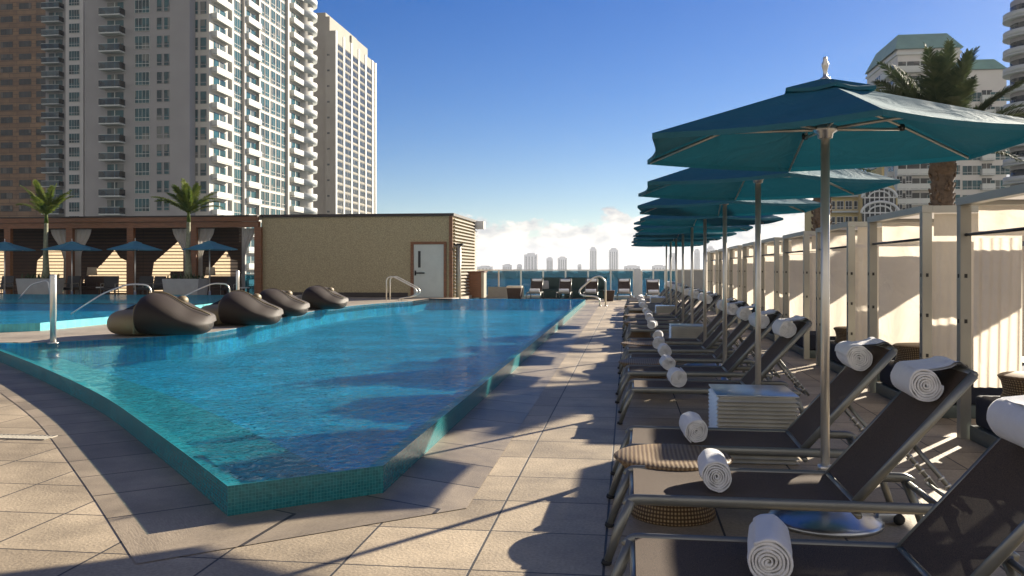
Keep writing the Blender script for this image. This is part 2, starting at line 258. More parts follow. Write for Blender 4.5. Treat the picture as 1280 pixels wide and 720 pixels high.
# ------------------------------------------------------------------ mesh builder
class MB:
    def __init__(s): s.v = []; s.f = []; s.m = []; s.s = []; s.mats = []; s.uv = {}
    def mi(s, m):
        if m not in s.mats: s.mats.append(m)
        return s.mats.index(m)
    def add(s, vs, fs, m, smooth=False, M=None, uvs=None):
        o = len(s.v); k = s.mi(m)
        for p in vs: s.v.append(tuple(M @ Vector(p)) if M else tuple(p))
        for i, f in enumerate(fs):
            if uvs: s.uv[len(s.f)] = uvs[i]
            s.f.append([o+j for j in f]); s.m.append(k); s.s.append(smooth)
        return s
    def box(s, x0, x1, y0, y1, z0, z1, m, M=None, bev=0.0):
        if bev > 0:
            bm = bmesh.new(); bmesh.ops.create_cube(bm, size=1)
            for v in bm.verts: v.co = ((x0+x1)/2+v.co.x*(x1-x0), (y0+y1)/2+v.co.y*(y1-y0), (z0+z1)/2+v.co.z*(z1-z0))
            bmesh.ops.bevel(bm, geom=bm.edges[:], offset=bev, segments=2, affect='EDGES', profile=.6)
            bm.verts.index_update(); s.add([v.co[:] for v in bm.verts], [[v.index for v in f.verts] for f in bm.faces], m, True, M); bm.free(); return s
        return s.add([(x0, y0, z0), (x1, y0, z0), (x1, y1, z0), (x0, y1, z0), (x0, y0, z1), (x1, y0, z1), (x1, y1, z1), (x0, y1, z1)],
                     [(0, 3, 2, 1), (4, 5, 6, 7), (0, 1, 5, 4), (1, 2, 6, 5), (2, 3, 7, 6), (3, 0, 4, 7)], m, False, M)
    def tube(s, pts, r, m, n=10, M=None, flat=1.0, cap=True, up=None):
        pts = [Vector(p) for p in pts]; k = len(pts); vs = []
        rr = r if isinstance(r, (list, tuple)) else [r]*k
        prev = None
        for i, p in enumerate(pts):
            t = (pts[min(i+1, k-1)]-pts[max(i-1, 0)]).normalized()
            if prev is None:
                a = Vector(up) if up else (Vector((0, 0, 1)) if abs(t.z) < .9 else Vector((1, 0, 0)))
                u = (a-t*a.dot(t)).normalized()
            else: u = (prev-t*prev.dot(t)).normalized()
            prev = u; w = t.cross(u)
            for j in range(n):
                a = 2*math.pi*j/n; vs.append(p+u*math.cos(a)*rr[i]+w*math.sin(a)*rr[i]*flat)
        fs = [(i*n+j, i*n+(j+1) % n, (i+1)*n+(j+1) % n, (i+1)*n+j) for i in range(k-1) for j in range(n)]
        if cap: fs += [tuple(reversed(range(n))), tuple(range((k-1)*n, k*n))]
        return s.add(vs, fs, m, True, M)
    def lathe(s, prof, m, n=32, M=None, smooth=True, rep=1.0):
        vs = []; fs = []; uv = []; k = len(prof); L_ = [0]
        for i in range(1, k): L_.append(L_[-1]+math.hypot(prof[i][0]-prof[i-1][0], prof[i][1]-prof[i-1][1]))
        for r, z in prof:
            for j in range(n):
                a = 2*math.pi*j/n; vs.append((r*math.cos(a), r*math.sin(a), z))
        for i in range(k-1):
            for j in range(n):
                fs.append((i*n+j, i*n+(j+1) % n, (i+1)*n+(j+1) % n, (i+1)*n+j))
                uv.append([(j/n*rep, L_[i]), ((j+1)/n*rep, L_[i]), ((j+1)/n*rep, L_[i+1]), (j/n*rep, L_[i+1])])
        if prof[0][0] > 1e-4: fs.append(tuple(reversed(range(n)))); uv.append([(0, 0)]*n)
        if prof[-1][0] > 1e-4: fs.append(tuple(range((k-1)*n, k*n))); uv.append([(0, 0)]*n)
        return s.add(vs, fs, m, smooth, M, uv)
    def grid(s, fn, nu, nv, m, smooth=True, M=None):
        vs = [fn(i/nu, j/nv) for i in range(nu+1) for j in range(nv+1)]
        fs = [(i*(nv+1)+j, (i+1)*(nv+1)+j, (i+1)*(nv+1)+j+1, i*(nv+1)+j+1) for i in range(nu) for j in range(nv)]
        return s.add(vs, fs, m, smooth, M)
    def prism(s, poly, z0, z1, m, M=None):     # polygon in xy extruded in z
        n = len(poly); vs = [(x, y, z0) for x, y in poly]+[(x, y, z1) for x, y in poly]
        tri = tessellate_polygon([[Vector((x, y, 0)) for x, y in poly]])
        fs = [tuple(reversed([i for i in t])) for t in tri]+[tuple(i+n for i in t) for t in tri]+[(i, (i+1) % n, (i+1) % n+n, i+n) for i in range(n)]
        s.add(vs, fs, m, False, M); return s
    def build(s, name, parent=None, loc=None):
        me = bpy.data.meshes.new(name); me.from_pydata(s.v, [], s.f); me.validate(verbose=False)
        for mm in s.mats: me.materials.append(MT[mm])
        if len(me.polygons) == len(s.f):
            me.polygons.foreach_set('material_index', s.m); me.polygons.foreach_set('use_smooth', s.s)
            if s.uv:
                ul = me.uv_layers.new(name='UVMap')
                for p in me.polygons:
                    u = s.uv.get(p.index)
                    if u:
                        for li, c in zip(p.loop_indices, u): ul.data[li].uv = c
        bm = bmesh.new(); bm.from_mesh(me); bmesh.ops.recalc_face_normals(bm, faces=bm.faces[:]); bm.to_mesh(me); bm.free()
        me.update()
        o = bpy.data.objects.new(name, me); C.objects.link(o)
        if parent: o.parent = parent
        if loc: o.location = loc
        return o
def tag(o, label=None, cat=None, group=None, kind=None):
    if label: o['label'] = label
    if cat: o['category'] = cat
    if group: o['group'] = group
    if kind: o['kind'] = kind
    return o
def thing(name, label, cat, loc=(0, 0, 0), rz=0, group=None):
    o = bpy.data.objects.new(name, None); C.objects.link(o); o.location = loc; o.rotation_euler = (0, 0, rz); o.empty_display_size = .2
    return tag(o, label, cat, group)
def dup(o, parent=None, loc=None, rz=None, label=None, scale=None):
    c = o.copy(); C.objects.link(c)
    if parent: c.parent = parent
    for ch in list(o.children): dup(ch, c)
    if loc is not None: c.location = loc
    if rz is not None: c.rotation_euler = (0, 0, rz)
    if scale: c.scale = (scale,)*3
    if label: c['label'] = label
    return c
ORD = ['first', 'second', 'third', 'fourth', 'fifth', 'sixth', 'seventh', 'eighth', 'ninth', 'tenth', 'eleventh', 'twelfth', 'thirteenth', 'fourteenth', 'fifteenth', 'sixteenth', 'seventeenth', 'eighteenth', 'nineteenth', 'twentieth', 'twenty-first', 'twenty-second']
def smooth_path(pts, n=6, closed=False):
    P = [Vector(p) for p in pts]; out = []; k = len(P)
    for i in range(k-1):
        p0 = P[max(i-1, 0)]; p1 = P[i]; p2 = P[i+1]; p3 = P[min(i+2, k-1)]
        for j in range(n):
            t = j/n; out.append(.5*((2*p1)+(p2-p0)*t+(2*p0-5*p1+4*p2-p3)*t*t+(3*p1-p0-3*p2+p3)*t**3))
    out.append(P[-1]); return out
def bend(pts, rad=.08, n=5):              # polyline with rounded corners
    P = [Vector(p) for p in pts]; out = [P[0]]
    for i in range(1, len(P)-1):
        a = P[i]+(P[i-1]-P[i]).normalized()*min(rad, (P[i-1]-P[i]).length*.45); b = P[i]+(P[i+1]-P[i]).normalized()*min(rad, (P[i+1]-P[i]).length*.45)
        for j in range(n+1):
            t = j/n; out.append(a*(1-t)**2+P[i]*2*t*(1-t)+b*t*t)
    out.append(P[-1]); return out

# ------------------------------------------------------------------ land, sea
def sheet(name, polys, z, m, kind='structure'):
    b = MB(); o = 0
    tri = tessellate_polygon([[Vector((x, y, 0)) for x, y in p] for p in polys]); vs = [(x, y, z) for p in polys for x, y in p]
    b.add(vs, [tuple(t) for t in tri], m); ob = b.build(name); ob['kind'] = kind
    if ob.data.polygons[0].normal.z < 0: ob.data.flip_normals()
    return ob
sheet('sea', [[(-6000, -6000), (6000, -6000), (6000, 6000), (-6000, 6000)]], -30, 'sea')
sheet('city_ground', [[(-2000, -2000), (2000, -2000), (2000, 560), (260, 620), (40, 60), (-40, 60), (-60, 700), (-2000, 900)]], -28, 'city_ground')

# pool outlines
curve = [(-11.3, 14.15), (-10.07, 13.0), (-8.3, 11.35), (-6.51, 9.61), (-5.2, 8.27), (-4.11, 7.04), (-3.12, 5.9), (-2.40, 5.05)]
curve = [tuple(p) for p in smooth_path([(x, y, 0) for x, y in curve], 4)]; curve = [(p[0], p[1]) for p in curve]
left = [(-8.6, 34.6), (-9.5, 31), (-9.6, 26.2), (-8.95, 21.5), (-8.45, 17.2), (-9.44, 15.2), (-10.5, 14.1)]
left = [(p[0], p[1]) for p in smooth_path([(x, y, 0) for x, y in left], 4)]
front = [(-2.40, 5.05), (-1.62, 5.71), (-1.80, 37.6)]
POOL = curve+front[1:]+[(-8.6, 37.6)]+left
WZ = .19
pool2 = [(-12.15, 16.9), (-12.1, 19.4), (-13.2, 25), (-14.4, 35.8), (-44, 35.8), (-44, 12), (-20, 13.2), (-13.4, 15.6)]
def deckpoly(): return [(-60, -12), (16, -12), (16, 47), (-60, 47)]
sheet('deck', [deckpoly(), POOL, pool2], 0.0, 'deck_stone')
raised = [(-8.6, 37.6), (-7.6, 37.6), (-7.6, 46.9), (-59, 46.9), (-59, 9.0), (-20, 9.8), (-13.5, 12.6), (-11.3, 14.15)]+left[::-1][1:]
ob = sheet('raised_deck', [raised, pool2], .205, 'raised_stone')
b = MB()
rp = raised; n = len(rp)
b.add([(x, y, 0.001) for x, y in rp]+[(x, y, .204) for x, y in rp], [(i, (i+1) % n, n+(i+1) % n, n+i) for i in range(n)], 'raised_stone')
b.build('raised_deck_edge')['kind'] = 'structure'
# podium body
b = MB(); b.add([(-60, -12, 0), (16, -12, 0), (16, 47, 0), (-60, 47, 0), (-60, -12, -28), (16, -12, -28), (16, 47, -28), (-60, 47, -28)], [(0, 1, 5, 4), (1, 2, 6, 5), (2, 3, 7, 6), (3, 0, 4, 7)], 'tower_tan')
b.build('podium')['kind'] = 'structure'
# curved dark border round the pool (4 mm proud)
def offset_path(pts, d):
    out = []
    for i, p in enumerate(pts):
        a = Vector(pts[max(i-1, 0)]); c = Vector(pts[min(i+1, len(pts)-1)]); t = (c-a).normalized(); nrm = Vector((t.y, -t.x))
        out.append((p[0]+nrm.x*d, p[1]+nrm.y*d))
    return out
ring_in = curve+front[1:]
o1 = offset_path(curve, .0)
def clean(pts, d):     # offset with sharp corners handled by line intersections
    seg = []
    for i in range(len(pts)-1):
        a = Vector(pts[i]); c = Vector(pts[i+1]); t = (c-a).normalized(); nn = Vector((-t.y, t.x))*-1
        nn = Vector((t.y, -t.x)); seg.append((a+nn*d, c+nn*d))
    out = [tuple(seg[0][0])]
    from mathutils.geometry import intersect_line_line_2d, intersect_line_line
    for i in range(len(seg)-1):
        a, c = seg[i]; e, g = seg[i+1]
        r = intersect_line_line(a.to_3d(), c.to_3d(), e.to_3d(), g.to_3d())
        if r and (r[0]-c.to_3d()).length < 2: out.append((r[0].x, r[0].y))
        else: out.append(tuple(c))
    out.append(tuple(seg[-1][1])); return out
outer = clean(ring_in, .62)
b = MB(); n = len(ring_in); acc = 0
for i in range(n-1):
    p, q = ring_in[i], ring_in[i+1]; p2, q2 = outer[i], outer[i+1]
    ln_ = math.hypot(q[0]-p[0], q[1]-p[1])
    b.add([(p[0], p[1], .004), (q[0], q[1], .004), (q2[0], q2[1], .004), (p2[0], p2[1], .004)], [(0, 1, 2, 3)], 'border_stone', uvs=[[(acc, .03), (acc+ln_, .03), (acc+ln_, .66), (acc, .66)]]); acc += ln_
ob = b.build('pool_border'); ob['kind'] = 'structure'
# pool shell
def wallstrip(bb, pts, z0, z1, m):
    n = len(pts); L_ = [0]
    for i in range(1, n): L_.append(L_[-1]+math.hypot(pts[i][0]-pts[i-1][0], pts[i][1]-pts[i-1][1]))
    bb.add([(x, y, z0) for x, y in pts]+[(x, y, z1) for x, y in pts], [(i, i+1, n+i+1, n+i) for i in range(n-1)], m, uvs=[[(L_[i], z0), (L_[i+1], z0), (L_[i+1], z1), (L_[i], z1)] for i in range(n-1)])
b = MB(); wallstrip(b, curve, .0, WZ-.004, 'mosaic'); wallstrip(b, front[:2], 0, WZ-.004, 'mosaic'); wallstrip(b, front[1:], 0, WZ-.004, 'mosaic')
inner = clean(ring_in, -.12)
for i in range(len(ring_in)-1):
    p, q, p2, q2 = ring_in[i], ring_in[i+1], inner[i], inner[i+1]
    b.add([(p[0], p[1], WZ-.004), (q[0], q[1], WZ-.004), (q2[0], q2[1], WZ-.03), (p2[0], p2[1], WZ-.03)], [(0, 1, 2, 3)], 'pool_ledge')
wallstrip(b, inner, -.26, WZ-.03, 'pool_floor')
wallstrip(b, POOL[len(curve)+1:]+[POOL[0]], -.26, .2, 'pool_floor')
b.build('pool_wall')['kind'] = 'structure'
b = MB(); l_in = clean(curve, -1.05)
for i in range(len(curve)-1):
    p, q, p2, q2 = curve[i], curve[i+1], l_in[i], l_in[i+1]
    b.add([(p[0], p[1], -.06), (q[0], q[1], -.06), (q2[0], q2[1], -.06), (p2[0], p2[1], -.06)], [(0, 1, 2, 3)], 'pool_ledge')
wallstrip(b, l_in, -.26, -.06, 'pool_floor'); b.build('pool_ledge')['kind'] = 'structure'
sheet('pool_floor', [POOL], -.26, 'pool_floor')
sheet('pool_water', [POOL], WZ, 'water')
b = MB(); p2c = pool2+[pool2[0]]; wallstrip(b, p2c, 0, .374, 'pool_ledge'); b.build('upper_pool_wall')['kind'] = 'structure'
sheet('upper_pool_floor', [pool2], -.05, 'pool_floor'); sheet('upper_pool_water', [pool2], .38, 'water')
# drain grate on the left
g0 = G(30, 547)
t = thing('drain_grate', 'narrow slotted metal drain grate set in the sunlit paving at left', 'drain', (g0.x-.2, g0.y, 0))
b = MB(); b.box(-.45, .45, -.09, .09, .001, .004, 'black'); b.build('pit', t)
b = MB()
for i in range(23): b.box(-.44+i*.04, -.42+i*.04, -.08, .08, .004, .009, 'louver_metal')
for y in (-.09, .08): b.box(-.46, .46, y, y+.012, .004, .010, 'louver_metal')
b.build('slots', t)

# ------------------------------------------------------------------ sun lounger
LW = .66
def build_lounger():
    t = thing('sun_lounger', 'x', 'sun lounger')
    hw = LW/2
    for s in (-1, 1):
        y = s*hw
        b = MB(); b.tube(bend([(.02, y, .30), (.05, y, .335), (1.56, y, .335), (1.60, y, .31)], .03), .028, 'frame_paint', 10, flat=.62, up=(0, 0, 1)); b.build('side_rail', t)
        b = MB(); b.tube([(.045, y, .33), (-.02, y, .17), (-.075, y, .012)], [.027, .024, .021], 'frame_paint', 8); lg = b.build('leg', t); b = MB(); b.tube([(-.075, y, .022), (-.08, y, 0)], .026, 'rubber', 8); b.build('foot_cap', lg)
        b = MB(); b.tube([(1.56, y*.98, .325), (1.62, y*.97, .17), (1.67, y*.96, .012)], [.027, .024, .021], 'frame_paint', 8); lg = b.build('leg', t); b = MB(); b.tube([(1.67, y*.96, .022), (1.675, y*.96, 0)], .026, 'rubber', 8); b.build('foot_cap', lg)
    for x, z in ((.055, .315), (1.15, .29), (1.57, .31)):
        b = MB(); b.tube([(x, -hw, z), (x, hw, z)], .017, 'frame_paint', 8); b.build('crossbar', t)
    b = MB(); b.grid(lambda u, v: (.06+u*1.08, -hw+.03+v*(LW-.06), .350-.018*math.sin(math.pi*v)*math.sin(math.pi*u)), 16, 8, 'sling'); b.grid(lambda u, v: (.06+u*1.08, -hw+.03+v*(LW-.06), .344-.018*math.sin(math.pi*v)*math.sin(math.pi*u)), 16, 8, 'sling'); b.build('seat_sling', t)
    # backrest from (1.14,.35) to (1.70,.985)
    A = Vector((1.14, 0, .345)); B = Vector((1.695, 0, .985)); d = (B-A)
    nrm = Vector((-d.z, 0, d.x)).normalized(); w2 = hw-.035
    b = MB()
    for s in (-1, 1): b.tube([A+Vector((0, s*w2, 0)), B+Vector((0, s*w2, 0))], .024, 'frame_paint', 8, flat=.6, up=tuple(nrm))
    b.tube([B+Vector((0, -w2, 0)), B+Vector((0, w2, 0))], .020, 'frame_paint', 8); b.tube([A+Vector((0, -w2, 0)), A+Vector((0, w2, 0))], .018, 'frame_paint', 8)
    b.build('backrest_frame', t)
    b = MB()
    for off in (.016, .010):
        b.grid(lambda u, v: A+d*(.02+.97*u)+nrm*(off-.02*math.sin(math.pi*u)*math.sin(math.pi*v))+Vector((0, (-1+2*v)*(w2-.01), 0)), 12, 8, 'sling')
    b.build('backrest_sling', t)
    for s in (-1, 1):
        b = MB(); m_ = A+d*.48; y = s*(w2-.05); e = Vector((1.70, y, .30)); st = Vector((m_.x+.02, y, m_.z-.02))
        b.tube([st, e], .012, 'frame_paint', 6, flat=.6)
        for k in range(4):
            p = st.lerp(e, .50+.11*k); b.tube([p+Vector((-.018, 0, -.012)), p+Vector((.010, 0, .012))], .008, 'alu', 6)
        b.build('support_strut', t)
    b = MB(); b.tube([(1.66, -w2+.03, .32), (1.66, w2-.03, .32)], .011, 'frame_paint', 6)
    b.build('ratchet_bar', t)
    return t
LY = [3.50, 4.82, 6.12, 8.88, 10.22, 11.72, 12.98, 14.32, 17.1, 18.4, 19.75, 21.05, 22.5, 25.4, 26.6, 28.0, 29.3, 32.2, 33.4, 34.7]
proto = build_lounger()
def lounger_label(i):
    extra = {0: 'nearest brown sling lounger, cut off by the bottom right corner of the photo', 1: 'brown sling lounger in front of the nearest parasol base and rattan table',
             2: 'brown sling lounger just behind the rattan table and the nearest parasol pole', 3: 'brown sling lounger right behind the large finned metal box'}
    if i in extra: return extra[i]
    if i == len(LY)-1: return 'farthest small brown sling lounger at the end of the long right row'
    return 'brown sling lounger, %s from the camera in the long right row' % ORD[i]
def spiral_towel(rad=.085, ln=.36, seed=0, flap=False):
    rnd = random.Random(seed); b = MB(); turns = 6.2; N = 200; tk = (rad-.008)/turns*.97
    inner_, outer_ = [], []
    for i in range(N+1):
        u = i/N; a = u*turns*2*math.pi+seed; r = .010+(rad-.010)*u
        w = 1+.045*math.sin(a*1.0+seed)+.03*math.sin(2.0*a+seed*2)+.015*math.sin(3.4*a+seed)
        r1 = (r)*w; r0 = max(.002, r1-tk)
        inner_.append((r0*math.cos(a), r0*math.sin(a))); outer_.append((r1*math.cos(a), r1*math.sin(a)))
    if flap:
        pass
    ys = [0, .01, .03, .10, .18, .26, ln-.03, ln-.01, ln]; pf = [.80, .93, 1, 1, 1.005, 1, 1, .93, .80]
    vs = []; m = N+1
    for k, y in enumerate(ys):
        yy = y-ln/2
        for ring in (outer_, inner_):
            for i, (x, z) in enumerate(ring):
                g = 1 if ring is outer_ and i > N-N/turns else 1
                e = (1-pf[k])*tk*(1 if ring is outer_ else -1)
                rr = math.hypot(x, z); q = max(.001, rr-e*1.0)/max(rr, .001)
                j = (noise.noise(Vector((x*25+seed, y*14, z*25)))*.006 if ring is outer_ else 0)
                q *= 1+j/max(rr, .02)
                jit = .004*math.sin(i*.23+seed) if k in (0, 8) else 0
                vs.append((x*q, yy+jit+(.004*u if False else 0), z*q))
    fs = []
    S = 2*m
    for k in range(len(ys)-1):
        for i in range(N):
            fs.append((k*S+i, (k+1)*S+i, (k+1)*S+i+1, k*S+i+1)); fs.append((k*S+m+i, k*S+m+i+1, (k+1)*S+m+i+1, (k+1)*S+m+i))
        fs.append((k*S+N, (k+1)*S+N, (k+1)*S+m+N, k*S+m+N))
    for kk in (0, len(ys)-1):
        for i in range(N): fs.append((kk*S+i, kk*S+i+1, kk*S+m+i+1, kk*S+m+i))
    b.add(vs, fs, 'towel', True)
    return b
# towels: roll lying across the seat, and roll draped over the top of the backrest
troll = [spiral_towel(r_, l_, s).build('rolled_towel') for s, r_, l_ in ((1, .087, .36), (2, .084, .35), (3, .082, .37), (6, .090, .34), (7, .080, .36))]
def draped(seed):
    b = spiral_towel(.088, .40, seed)
    # flap of towel running from the roll up over the top of the backrest; local origin = roll centre
    d = Vector((.555, 0, .64)).normalized(); n = Vector((-d.z, 0, d.x))
    base = n*(-.082)
    path = [base+n*.150+d*.03, base+n*.085+d*.10, base+n*.045+d*.15, base+n*.032+d*.18, base+n*.0+d*.20, base-n*.045+d*.185, base-n*.055+d*.10, base-n*.055+d*.03]
    pp = smooth_path(path, 4); k = len(pp)-1
    for off in (0, .014):
        b.grid(lambda u, v: pp[int(round(u*k))]+Vector((0, -.18+.36*v+.012*math.sin(u*7+seed), 0))+n*(off if u < .55 else -off)+n*.006*math.sin(v*9+seed+u*5), k, 10, 'towel')
    return b
tdrape = [draped(s).build('draped_towel') for s in (4, 5, 8, 9)]
rnd = random.Random(3)
SLOPE = {i: 0 for i in range(30)}
def desc(i):
    if i == 0: return 'nearest lounger'
    if i == 1: return 'lounger before the rattan table'
    if i == 2: return 'lounger just behind the rattan table'
    if i == 3: return 'lounger behind the finned metal box'
    if i == len(LY)-1: return 'farthest lounger of the right row'
    return '%s lounger of the right row' % ORD[i]
for i, y in enumerate(LY):
    xx = -.03+(rnd.uniform(-.02, .03) if i > 2 else 0)
    o = proto if i == 0 else dup(proto)
    o.location = (xx, y, 0); o.rotation_euler = (0, 0, R(rnd.uniform(-1.2, 1.2)) if i > 1 else 0); tag(o, lounger_label(i), 'sun lounger', 'sun loungers in the long right row')
    sx = xx+(.48 if i else .56); rr_ = R(rnd.uniform(-12, 6))
    s = troll[i] if i < 5 else troll[(i*3) % 5].copy()
    if i >= 5: C.objects.link(s)
    s.location = (sx+rnd.uniform(-.02, .02), y-.02, .350+.078); s.rotation_euler = (0, 0, rr_)
    tag(s, 'white rolled towel on the seat of the '+desc(i), 'towel', 'rolled towels on the lounger seats')
    s = tdrape[i] if i < 4 else tdrape[(i*3) % 4].copy()
    if i >= 4: C.objects.link(s)
    A = Vector((1.14, 0, .345)); d = Vector((.555, 0, .64)); n = Vector((-d.z, 0, d.x)).normalized()
    p = A+d*.80+n*(.012+.088)
    s.location = (xx+p.x, y-.03, p.z); s.rotation_euler = (0, 0, R(rnd.uniform(-4, 4)))
    tag(s, 'white towel draped over the backrest of the '+desc(i), 'towel', 'towels draped over the lounger backrests')

# ------------------------------------------------------------------ parasols
def hexv(k, r): a = math.pi/2+k*math.pi/3; return Vector((r*math.cos(a), r*math.sin(a), 0))
def build_parasol(fabric, base=True, name='parasol'):
    t = thing(name, 'x', 'parasol', (0, 0, 0))
    RR, ZR, ZA = 1.19, 2.235, 2.60
    b = MB()
    def surf(r0, r1, z0, z1, m, scal, off=0):
        for k in range(6):
            a, c = hexv(k, 1), hexv(k+1, 1)
            def fn(u, v):
                r = r0+(r1-r0)*u; p = a.lerp(c, v)*r; sag = math.sin(math.pi*v)
                p *= 1-scal*sag*u*u
                z = z0+(z1-z0)*u-.035*sag*u*(1-u)*3*min(1, (r1-r0))-.014*sag*u
                return (p.x, p.y, z+off)
            b.grid(fn, 10, 8, m)
    surf(.20, RR, ZA-.055, ZR, fabric, .035)
    for k in range(6):   # hem
        a, c = hexv(k, RR), hexv(k+1, RR)
        b.grid(lambda u, v: (a.lerp(c, v).x*(1-.035*math.sin(math.pi*v)), a.lerp(c, v).y*(1-.035*math.sin(math.pi*v)), ZR-.014*math.sin(math.pi*v)-.03*u), 1, 8, fabric)
    cn = b.build('canopy', t)
    b = MB(); surf(.02, .29, ZA+.028, ZA-.048, fabric, .05)
    for k in range(6):
        a, c = hexv(k, .29), hexv(k+1, .29)
        b.grid(lambda u, v: (a.lerp(c, v).x*(1-.05*math.sin(math.pi*v)), a.lerp(c, v).y*(1-.05*math.sin(math.pi*v)), ZA-.048-.014*math.sin(math.pi*v)-.02*u), 1, 8, fabric)
    b.build('vent', cn)
    b = MB(); b.lathe([(.026, .03), (.026, 2.56)], 'steel', 20); b.build('pole', t)
    b = MB(); b.lathe([(.030, 2.61), (.030, 2.63), (.014, 2.64), (.012, 2.67), (.020, 2.70), (.022, 2.715), (.012, 2.735), (.014, 2.745), (.010, 2.757), (.0, 2.76)], 'steel', 16); b.build('finial', t)
    b = MB(); b.lathe([(.03, 2.27), (.042, 2.275), (.046, 2.30), (.07, 2.315), (.07, 2.345), (.04, 2.355), (.028, 2.37)], 'plate_metal', 18)
    b.build('runner', t); b = MB(); b.lathe([(.03, 2.50), (.07, 2.51), (.07, 2.54), (.03, 2.55)], 'plate_metal', 18); b.build('hub', t)
    b = MB(); b.lathe([(.026, .30), (.045, .305), (.045, .335), (.026, .34)], 'steel', 14)
    b.tube([(.03, -.04, .32), (.09, -.04, .32)], .012, 'black', 8); b.build('collar', t)
    for k in range(6):
        u = hexv(k, 1); b = MB(); b.tube([u*.06+Vector((0, 0, 2.525)), u*.6+Vector((0, 0, 2.385)), u*1.17+Vector((0, 0, ZR-.018))], .011, 'alu', 6, flat=.7); b.lathe([(.018, -.02), (.022, 0), (.018, .02)], 'black', 8, M=Matrix.Translation(u*.6+Vector((0, 0, 2.375)))); rb = b.build('rib', t)
        b = MB(); b.tube([u*.06+Vector((0, 0, 2.33)), u*.6+Vector((0, 0, 2.365))], .010, 'alu', 6, flat=.7); b.build('strut', rb)
    b = MB()
    if base:
        b.lathe([(.325, .0), (.325, .02), (.31, .035), (.22, .075), (.10, .11), (.05, .12), (.04, .30), (.033, .31)], 'plate_metal', 48)
        b.box(.29, .41, -.03, .03, .02, .07, 'plate_metal', bev=.01)
    else:
        b.box(-.18, .18, -.12, .12, 0, .03, 'plate_metal', bev=.006); b.lathe([(.04, .03), (.036, .2)], 'plate_metal', 16)
    bs_ = b.build('base', t)
    if base: b = MB(); b.tube([(.41, -.035, .035), (.41, .035, .035)], .033, 'rubber', 14); b.build('wheel', bs_)
    return t
UY = [5.42, 8.14, 10.88, 13.66, 16.36, 19.06, 21.76, 24.5, 27.2]; UX = 1.16; BOX = (1, 4, 7)
pa = build_parasol('canopy_teal', True); pb = build_parasol('canopy_teal', False)
for i, y in enumerate(UY):
    if i == 0: o = pa
    elif i == 1: o = pb
    else: o = dup(pb if i in BOX else pa)
    o.location = (UX, y, 0); o.rotation_euler = (0, 0, R([0, 3, -2, 4, -3, 2, 0, -4, 3][i]))
    lab = ['large nearest teal parasol with silver pole and finial on round dome base', 'second teal parasol, its pole rising behind the nearest finned metal box'] + ['teal parasol, %s from the camera in the right row' % ORD[k] for k in range(2, 8)]+['farthest teal parasol at the end of the right row']
    tag(o, lab[i], 'parasol', 'teal parasols over the right lounger row')

# finned metal boxes
t = thing('finned_metal_box', 'x', 'metal box', (0, 0, 0))
b = MB(); b.box(-.31, .31, -.33, .33, .515, .527, 'plate_metal', bev=.004); b.build('top_plate', t)
b = MB(); b.box(-.283, .283, -.303, .303, .0, .512, 'fin_metal'); b.build('core', t)
b = MB()
for k in range(16):
    z = .02+k*.031; M_ = None
    b.add([(-.315, -.335, z-.008), (.315, -.335, z-.008), (.315, .335, z-.008), (-.315, .335, z-.008), (-.285, -.305, z+.016), (.285, -.305, z+.016), (.285, .305, z+.016), (-.285, .305, z+.016)],
          [(0, 1, 5, 4), (1, 2, 6, 5), (2, 3, 7, 6), (3, 0, 4, 7), (3, 2, 1, 0)], 'fin_metal')
b.build('fins', t)
box0 = t
bx = [(pX(941, 7.2), 7.26, 0), (pX(860, 15.55), 15.55, 0), (pX(834, 23.7), 23.7, 0), (pX(824, 30.8), 30.8, 0)]
bl = ['large brushed metal box with stacked horizontal fins between nearby loungers', 'second finned metal box, between the eighth and ninth loungers', 'third finned metal box farther along the right row', 'farthest sunlit finned metal box near the glass railing']
for i, p in enumerate(bx):
    o = box0 if i == 0 else dup(box0); o.location = p; tag(o, bl[i], 'metal box', 'finned metal boxes in the lounger row')

# rattan tables
t = thing('rattan_side_table', 'x', 'side table')
b = MB(); b.lathe([(.25, .0), (.26, .01), (.245, .08), (.23, .16), (.25, .23), (.31, .31), (.35, .345)], 'rattan', 48, rep=3); b.build('basket_body', t)
b = MB(); b.lathe([(.35, .345), (.36, .352), (.345, .365), (.2, .357), (.02, .352), (0, .352)], 'rattan_top', 48); b.build('woven_top', t)
for i, y in enumerate([5.45, 10.95, 13.64, 19.08, 21.78, 27.3]):
    o = t if i == 0 else dup(t); o.location = (.27 if i == 0 else .24, y, 0)
    tag(o, ['tan woven rattan drum table beside the nearest lounger seat', 'second rattan drum table, tucked between the fifth and sixth loungers', 'third rattan drum table, before the seventh and eighth loungers gap', 'fourth rattan drum table along the lounger row',
            'fifth rattan drum table along the lounger row', 'farthest rattan drum table along the lounger row'][i], 'side table', 'rattan drum tables')

